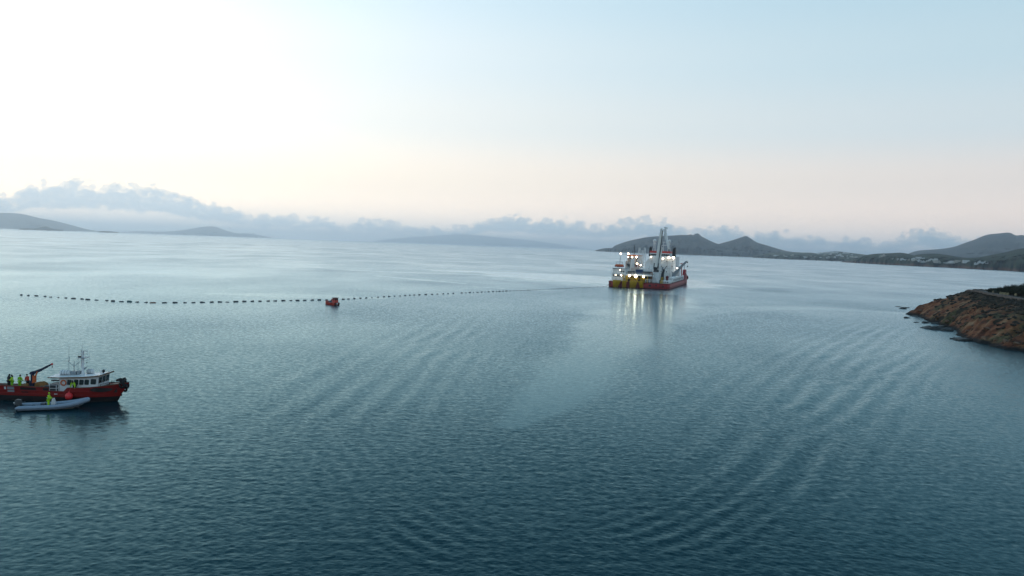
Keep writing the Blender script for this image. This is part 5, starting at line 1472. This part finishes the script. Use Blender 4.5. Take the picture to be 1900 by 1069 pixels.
# ------------------------------------------------------------------ small red boat on the float line
def small_boat():
    B = empty('small_workboat', (-60.8, 256.6, 0), R(140)); B.scale = (0.85, 0.9, 0.95)
    tag(B, 'small red workboat with cabin lying on the line of floats', 'workboat')
    red = material('small_boat_red', (0.55, 0.05, 0.03), 0.5, 0.15, 1.0, dirt=(0.12, 0.02, 0.02), dirt_amt=0.5)
    pale = material('faded_red', (0.48, 0.14, 0.12), 0.6, 0.12, 1.0)
    st, st2 = [], []
    for x, w, zs in ((-3.0, 1.25, 0.85), (-2.0, 1.35, 0.85), (0, 1.4, 0.85), (1.8, 1.3, 0.92), (2.9, 1.0, 1.05), (3.6, 0.55, 1.2), (3.85, 0.3, 1.25)):
        st.append([(x, -w, zs), (x, -w * 0.95, 0.4), (x, -w * 0.8, -0.15), (x, w * 0.8, -0.15), (x, w * 0.95, 0.4), (x, w, zs)])
        st2.append([(x, -w + 0.1, zs), (x, -w + 0.12, 0.5), (x, w - 0.12, 0.5), (x, w - 0.1, zs)])
    q = MB(); loft(q, st, False); loft(q, st2, False, True, True); loft(q, [[a[0], b[0]] for a, b in zip(st, st2)], False, False, False); loft(q, [[a[-1], b[-1]] for a, b in zip(st, st2)], False, False, False); h = q.build('hull', red, B)
    q = MB()
    for s in (0, -1): q.tube([Vector(r[s]) for r in st], 0.09, 6)
    q.build('gunwale', pale, h)
    q = MB(); q.box(-2.9, -1.15, -0.75, 0.75, 0.5, 1.75); q.prism([(-2.85, 1.75), (-1.2, 1.75), (-1.3, 2.55), (-2.8, 2.55)], 'y', -0.72, 0.72); cb = q.build('cabin', red, B)
    MB().box(-3.0, -1.05, -0.85, 0.85, 2.55, 2.68).build('cabin_roof', M['dark_grey'], cb)
    for y in (-0.36, 0.36): MB().prism([(y - 0.28, 1.85), (y + 0.28, 1.85), (y + 0.26, 2.45), (y - 0.26, 2.45)], 'x', -2.9, -2.8).build('window', M['glass'], cb)
    for s in (-1, 1):
        for x0 in (-2.65, -1.95): MB().box(x0, x0 + 0.55, s * 0.71 - 0.03, s * 0.71 + 0.03, 1.85, 2.42).build('window', M['glass'], cb)
    q = MB(); q.bar((-0.95, -0.7, 0.5), (-0.95, -0.7, 2.2), 0.07); q.bar((-0.95, 0.7, 0.5), (-0.95, 0.7, 2.2), 0.07); q.bar((-0.95, -0.7, 2.2), (-0.95, 0.7, 2.2), 0.07); q.build('hoop_rail', M['ship_white'], B)
    q = MB(); q.torus((-3.15, -0.75, 0.45), 0.36, 0.15, 'x', 14, 7); q.build('tyre_fender', M['rubber'], B)
    q = MB(); q.torus((-3.15, 0.6, 0.45), 0.36, 0.15, 'x', 14, 7); q.build('tyre_fender', M['rubber'], B)
    q = MB(); q.box(-3.25, -3.05, -0.3, 0.15, 0.3, 0.85); q.build('stern_plate', M['ship_white'], B)
    m_ = Matrix.Translation((-60.8, 256.6, 0)) @ Matrix.Rotation(R(140), 4, 'Z') @ Matrix.Diagonal((0.85, 0.9, 0.95, 1))
    o = lump('g', None, 0.9, 0.75, 0.75, 5).build('net_heap', material('grey_netting', (0.10, 0.12, 0.15), 0.9, 0.3, 4, bump=0.8), None, m_ @ Vector((1.2, 0, 0.68)), (0, 0, R(140)))
    tag(o, 'grey heap of netting in the bow of the small red boat', 'netting')
    person('crew member in red standing ahead of the cabin of the small red boat', m_ @ Vector((-0.4, 0.3, 0.505)), R(140 + 20), M['red_cloth'], M['ship_red_dark'], [(0.3, 0.2, 1.0), (0.3, -0.2, 1.0)], lean=0.1, hat='hair', tape=False)
small_boat()

# ------------------------------------------------------------------ village houses on the far shores
M['limewash'] = material('limewashed_wall', (0.62, 0.64, 0.65), 0.8, 0.06, 0.2)
M['limewash_b'] = material('cream_wall', (0.48, 0.45, 0.40), 0.8, 0.08, 0.2)
M['shutter'] = material('dark_shutter', (0.03, 0.04, 0.05), 0.7, 0.1, 1)
def house(bvh, px, py, w, h, label, group, seed):
    p = on_land(bvh, px, py)
    if p is None: return
    r_ = random.Random(seed); d = math.hypot(p.x, p.y); k = d / FPX
    W_, H_, D_ = w * k, h * k, w * k * r_.uniform(0.7, 1.0)
    m = M['limewash'] if r_.random() < 0.75 else M['limewash_b']
    H_ = max(H_, 3.0)
    o = empty('village_house', p - Vector((0, 0, 1.2)), -math.atan2(p.x, p.y) + r_.uniform(-0.4, 0.4))
    q = MB(); q.box(-W_ / 2, W_ / 2, -D_ / 2, D_ / 2, -2, H_ + 1.2); q.box(-W_ / 2 - 0.15, W_ / 2 + 0.15, -D_ / 2 - 0.15, D_ / 2 + 0.15, H_ + 1.2, H_ + 1.5)
    if r_.random() < 0.6: q.box(-W_ * 0.1, W_ * 0.42, -D_ * 0.3, D_ * 0.4, H_ + 1.5, H_ * 1.5 + 1.5)
    if r_.random() < 0.6:
        s = r_.choice((-1, 1)); q.box(s * W_ * 0.5, s * W_ * 0.95, -D_ * 0.4, D_ * 0.3, -2, H_ * 0.6 + 1.2)
    q.build('wall', m, o)
    n = max(1, int(W_ / 4.5))
    for i in range(n):
        x = -W_ / 2 + W_ * (i + 0.5) / n
        MB().box(x - 0.6, x + 0.6, -D_ / 2 - 0.06, -D_ / 2 + 0.1, 2.1, 3.7).build('window', M['shutter'], o)
    tag(o, label, 'house', group)
def Z2(x, y): return 1590 + x / 6.129, 450 + y / 6.133          # readings off two enlarged views
def Z3(x, y): return 1400 + x / 7.917, 440 + y / 7.917
cape = [(270, 166, 5, 2), (300, 162, 5, 2.6), (405, 190, 2, 1.5), (470, 196, 4, 1.8), (510, 197, 5, 1.8), (545, 201, 4, 1.6), (590, 203, 3, 1.6), (640, 196, 5, 2), (665, 206, 5, 2.2), (690, 180, 5, 2), (720, 185, 4, 2), (760, 186, 3, 1.6), (700, 216, 5, 2.2), (742, 220, 5, 2), (800, 216, 3, 1.8), (838, 206, 5, 2), (880, 206, 5, 2.2), (905, 204, 3, 2), (895, 226, 6, 2.8), (930, 230, 5, 2.2), (1000, 238, 4, 1.5), (1030, 240, 4, 1.5), (1082, 230, 6, 3), (1120, 224, 3, 2), (1150, 222, 6, 2.6), (1205, 224, 3, 2.4), (1240, 228, 8, 3.6), (1345, 164, 4, 2.2), (1345, 246, 3, 1.8), (1388, 240, 4, 3), (1415, 236, 4, 2), (1472, 234, 5, 3)]
cape.sort()
for i, (x, y, w, h) in enumerate(cape):
    house(C_BVH, *Z2(x, y), w, h, f'white house on the right-hand cape, {ordinal(i + 1)} from its left tip', 'houses on the cape', i)
shore = [(20, 248, 3, 1), (330, 276, 6, 1.6), (435, 278, 3, 1.6), (460, 288, 4, 1), (560, 274, 4, 1.6), (735, 298, 4, 1.4), (765, 298, 3, 1.4), (825, 283, 3, 1.2), (880, 302, 4, 1.4), (940, 250, 5, 1.6), (970, 248, 5, 1.8), (965, 306, 3, 1.2), (1000, 242, 5, 1.6), (1040, 265, 3, 1.4), (1050, 240, 5, 1.6), (1080, 310, 5, 1.8), (1090, 238, 5, 1.8), (1115, 258, 4, 1.5), (1135, 238, 5, 1.8), (1180, 236, 5, 1.8), (1178, 302, 3, 1.4), (1210, 234, 4, 1.8), (1215, 280, 4, 2), (1250, 274, 5, 2.2), (1272, 286, 4, 1.6), (1310, 244, 4, 1.8), (1350, 244, 5, 1.6), (1360, 290, 3, 1.4), (1370, 316, 2, 1.2), (1428, 266, 2.5, 1.4), (1422, 298, 5, 2.4), (1465, 302, 4, 1.4), (1500, 300, 3, 1.4)]
shore.sort()
for i, (x, y, w, h) in enumerate(shore):
    house(V_BVH, *Z3(x, y), w, h, f'white house in the hazy village beyond the cape, {ordinal(i + 1)} from the left', 'houses of the hazy village', 100 + i)

# ------------------------------------------------------------------ headland: rocks, shrubs, scrub, pale stones
M['wet_rock'] = material('wet_dark_rock', (0.022, 0.019, 0.017), 0.55, 0.4, 1.2, bump=0.8, bump_scale=3)
M['rock'] = material('brown_schist', (0.16, 0.09, 0.055), 0.9, 0.35, 0.8, dirt=(0.03, 0.025, 0.02), dirt_amt=0.8, dirt_scale=0.7, bump=0.8, bump_scale=3)
def rock_mesh(name, seed, sx, sy, sz, mat):
    r_ = random.Random(seed); bm = bmesh.new(); bmesh.ops.create_icosphere(bm, subdivisions=3, radius=1)
    offs = [(Vector((r_.uniform(-1, 1), r_.uniform(-1, 1), r_.uniform(-1, 1))).normalized(), r_.uniform(0.55, 0.9)) for _ in range(16)]
    for v in bm.verts:
        c = v.co.copy()
        for n, d in offs:
            k = c.dot(n) - d
            if k > 0: c -= n * k * 0.9
        c *= 1 + 0.08 * math.sin(7 * c.x + seed) * math.sin(6 * c.y + 2 * seed) + 0.05 * math.sin(13 * c.z + 11 * c.x)
        v.co = Vector((c.x * sx, c.y * sy, c.z * sz))
    me = bpy.data.meshes.new(name); bm.to_mesh(me); bm.free(); me.materials.append(mat); return me
rocks = [(1677, 573.2, 1.6, 'farthest out beyond the tip of the headland'), (1697, 587, 1.7, 'in the water below the headland tip, right of the pair'), (1683.5, 590.2, 1.3, 'alone farthest left off the headland shore'), (1699, 598.4, 1.0, 'small, nearest to open water below the headland tip'), (1718, 599.5, 1.6, 'round, halfway along the headland shore'), (1735, 601, 1.5, 'close in beside the headland foot'),
         (1727, 610, 3.2, 'long and low, at the outer end of the rocky spit'), (1738, 611.5, 2.6, 'in the middle of the rocky spit'), (1748, 610, 3.0, 'tallest, at the inner end of the rocky spit'), (1774, 629.5, 2.2, 'flat, off the lower corner of the headland'), (1786, 632, 2.4, 'touching the lower corner of the headland'), (1704, 583.5, 1.8, 'hugging the shore near the tip'), (1760, 614, 2.4, 'where the spit meets the headland')]
for i, (px, py, s, lb) in enumerate(rocks):
    p = at(px, py)
    o = bpy.data.objects.new('shore_rock', rock_mesh('shore_rock', i + 3, s * 1.25, s * 0.8, s * (0.36 if 'low' in lb or 'flat' in lb else 0.5), M['wet_rock'])); COL.objects.link(o)
    o.location = (p.x, p.y, -0.05); o.rotation_euler = (0, 0, R(-25 + 37 * i % 50))
    tag(o, f'dark wet rock {lb}', 'rock', 'rocks off the headland')
boulders = []
r_ = random.Random(77)
for i, (px, py) in enumerate([(1708, 577), (1722, 584), (1741, 590), (1757, 596), (1752, 583), (1773, 600), (1784, 606), (1770, 588), (1795, 615), (1806, 604), (1826, 628), (1832, 610), (1848, 632), (1868, 634), (1886, 638)]):
    p = on_land(H_BVH, px, py)
    if p is None: continue
    s = r_.uniform(0.45, 1.0)
    o = bpy.data.objects.new('boulder', rock_mesh('boulder', i + 40, s * r_.uniform(1, 1.6), s, s * 0.7, M['rock'])); COL.objects.link(o)
    o.location = p; o.rotation_euler = (r_.uniform(-0.3, 0.3), r_.uniform(-0.3, 0.3), r_.uniform(0, 3))
    boulders.append((px, o))
boulders.sort(key=lambda t: t[0])
for i, (px, o) in enumerate(boulders):
    tag(o, f'brown boulder bedded in the headland slope, {ordinal(i + 1)} counting from the tip', 'boulder', 'boulders on the headland slope')
# shrubs: stems and many small leaves
M['leaf'] = material('dark_shrub_leaf', (0.020, 0.028, 0.012), 0.8, 0.4, 0.5)
M['stem'] = material('shrub_stem', (0.06, 0.045, 0.03), 0.9, 0.2, 2)
def crown_mesh(name, seed, rx_, rz_, n=900, leaf=0.34):
    r_ = random.Random(seed); q = MB(); v, f = [], []
    lobes = [(Vector((r_.uniform(-0.55, 0.55) * rx_, r_.uniform(-0.5, 0.5) * rx_, r_.uniform(0.35, 0.8) * rz_)), r_.uniform(0.35, 0.6)) for _ in range(7)]
    for i in range(n):
        c, s = r_.choice(lobes)
        d = Vector((r_.gauss(0, 1), r_.gauss(0, 1), r_.gauss(0, 1))).normalized() * (r_.random() ** 0.4)
        p = c + Vector((d.x * rx_ * s, d.y * rx_ * s, d.z * rz_ * s * 0.7))
        if p.z < 0.05: p.z = r_.uniform(0.05, 0.5)
        a = Vector((r_.gauss(0, 1), r_.gauss(0, 1), r_.gauss(0, 1))).normalized(); b = a.orthogonal().normalized(); w = leaf * r_.uniform(0.5, 1.2)
        k = len(v); v += [p + a * w * 0.6, p + b * w * 0.3, p - a * w * 0.6, p - b * w * 0.3]; f.append((k, k + 1, k + 2, k + 3))
    q.add(v, f); return q.mesh(name, M['leaf'])
crowns = [crown_mesh('crown', 5 + i, 2.3, 2.9 + 0.3 * i) for i in range(3)]
stq = MB()
for k in range(5):
    a = k * 1.3; stq.tube([(0.1 * math.cos(a), 0.1 * math.sin(a), -0.6), (0.4 * math.cos(a), 0.4 * math.sin(a), 0.8), (1.0 * math.cos(a), 1.0 * math.sin(a), 2.1)], [0.09, 0.06, 0.03], 5)
stems = stq.mesh('stem', M['stem'])
r_ = random.Random(9)
for i in range(15):
    px = 1839 + i * 4.9
    g = at_dist(px, 540, 322 - i * 1.6 + r_.uniform(-1.5, 1.5)); z = H_Z(g.x, g.y)
    o = empty('shrub', (g.x, g.y, z - 0.15), r_.uniform(0, 6)); s = 0.62 + 0.045 * i + r_.uniform(-0.08, 0.08); o.scale = (s * 1.1, s * 1.1, s)
    for nm, me in (('crown', crowns[i % 3]), ('stem', stems)):
        c = bpy.data.objects.new(nm, me); COL.objects.link(c); c.parent = o
    tag(o, f'dark dense shrub in the hedge behind the headland path, {ordinal(i + 1)} from its left end', 'shrub', 'hedge of shrubs on the headland')
# low scrub: nobody could count it
def scrub():
    r_ = np.random.default_rng(5); q_v, q_f = [], []
    bm = bmesh.new(); bmesh.ops.create_icosphere(bm, subdivisions=1, radius=1); bv = np.array([v.co[:] for v in bm.verts]); bf = [tuple(v.index for v in f.verts) for f in bm.faces]; bm.free()
    cnt = 0
    while cnt < 2600:
        x, y = r_.uniform(110, 235), r_.uniform(165, 335)
        px_ = math.degrees(math.atan2(x, y))
        if not 26.5 < px_ < 37: cnt += 0; continue
        z = H_Z(x, y)
        n = float(fbm(np.array([x / 11.0]), np.array([y / 11.0]), 3, 31)[0])
        up = min(max((z - 4.5) / 4, 0), 1)
        if z < 1.6 or r_.random() > 0.02 + up * 0.42 + max(0, n - 0.55) * 2.2: cnt += 0.15; continue
        s = r_.uniform(0.25, 0.75)
        v = bv * (1 + r_.uniform(-0.35, 0.35, (len(bv), 1))) * [s * r_.uniform(0.9, 1.5), s * r_.uniform(0.9, 1.5), s * 0.75] + [x, y, z + 0.1]
        k = len(q_v); q_v += [tuple(p) for p in v]; q_f += [(a + k, b + k, c + k) for a, b, c in bf]; cnt += 1
    me = bpy.data.meshes.new('scrub'); me.from_pydata(q_v, [], q_f)
    me.materials.append(material('heath_scrub', (0.022, 0.017, 0.010), 0.9, 0.5, 0.25, dirt=(0.08, 0.045, 0.025), dirt_amt=0.6, dirt_scale=0.15))
    o = bpy.data.objects.new('scrub', me); COL.objects.link(o); tag(o, 'dark low scrub covering the top of the headland', 'scrub', kind='stuff')
scrub()
M['pale_stone'] = material('pale_stone', (0.42, 0.36, 0.22), 0.9, 0.15, 1.5, bump=0.5)
for i, (px, py, w, h) in enumerate([(1843, 545.2, 0.8, 1.15), (1856, 548.2, 0.55, 1.3), (1860, 548.2, 0.9, 1.1), (1865, 548.8, 0.8, 1.15), (1870, 549.6, 0.5, 1.2), (1884.5, 550.4, 0.6, 1.1)]):
    p = on_land(H_BVH, px, py)
    if p is None: continue
    q = MB(); hw = w / 2; q.prism([(-hw, -0.6), (hw, -0.6), (hw * 0.92, h * 0.7), (hw * 0.5, h), (-hw * 0.6, h * 0.94), (-hw * 0.95, h * 0.6)], 'y', -0.22, 0.22)
    tag(q.build('standing_stone', M['pale_stone'], None, p, (0, 0, -0.55 + 0.1 * i)), f'pale upright stone in front of the dark hedge, {ordinal(i + 1)} from the left', 'stone', 'pale stones by the headland path')
# gulls
M['gull'] = material('gull_grey', (0.06, 0.065, 0.07), 0.8, 0.1, 4)
for i, (px, py, d, lb) in enumerate([(36, 427, 420, 'far left, low over the water in front of the hazy hills'), (390, 441.4, 520, 'just above the water under the distant island peak'), (427, 423, 480, 'in the sky right of the distant island peak'), (470, 433.6, 430, 'over the right end of the distant island'), (1058, 370.5, 520, 'high above the middle of the cloud bank')]):
    p = at_dist(px, py, d); G = empty('gull', p, R(40 + 70 * i)); tag(G, f'dark gull in flight, {lb}', 'gull', 'gulls in flight')
    q = MB(); q.tube([(-0.26, 0, 0), (-0.12, 0, 0.01), (0.06, 0, 0.02), (0.18, 0, 0.03), (0.27, 0, 0.02)], [0.02, 0.06, 0.075, 0.05, 0.012], 8); q.add([(-0.2, 0.03, 0), (-0.2, -0.03, 0), (-0.4, -0.08, 0), (-0.4, 0.08, 0)], [(0, 1, 2, 3)]); q.build('body', M['gull'], G)
    for s in (-1, 1):
        q = MB(); up = 0.22 if i % 2 else 0.1
        pts = [(0.10, 0.04 * s, 0.03), (-0.06, 0.04 * s, 0.03), (-0.02, 0.34 * s, 0.03 + up), (0.10, 0.34 * s, 0.03 + up), (-0.14, 0.72 * s, up * 0.7), (-0.06, 0.70 * s, up * 0.7 + 0.01)]
        lowp = [(a, b, c - 0.02) for a, b, c in pts]
        q.add(pts + lowp, [(0, 1, 2, 3), (3, 2, 4, 5), (6, 9, 8, 7), (9, 11, 10, 8), (0, 3, 9, 6), (1, 7, 8, 2), (3, 5, 11, 9), (2, 8, 10, 4), (4, 10, 11, 5)]); q.build('wing', M['gull'], G)
# ------------------------------------------------------------------ haze: the air between here and the far islands
def build_haze():
    mb = MB(); s = 62000
    mb.box(-s, s, -8000, s, -6, 620)
    m = bpy.data.materials.new('haze_air'); m.use_nodes = True
    nt = m.node_tree; nt.nodes.clear()
    pv = _n(nt, 'ShaderNodeVolumePrincipled')
    pv.inputs['Color'].default_value = (*HAZE_COL, 1)
    pv.inputs['Density'].default_value = HAZE_D
    pv.inputs['Anisotropy'].default_value = HAZE_G
    o = _n(nt, 'ShaderNodeOutputMaterial'); nt.links.new(pv.outputs[0], o.inputs['Volume'])
    ob = mb.build('haze', m)
    tag(ob, kind='stuff', label='thin pale haze in the air over the whole bay', cat='haze')
HAZE_COL, HAZE_D, HAZE_G = (0.72, 0.86, 1.0), 5.5e-5, 0.85
build_haze()
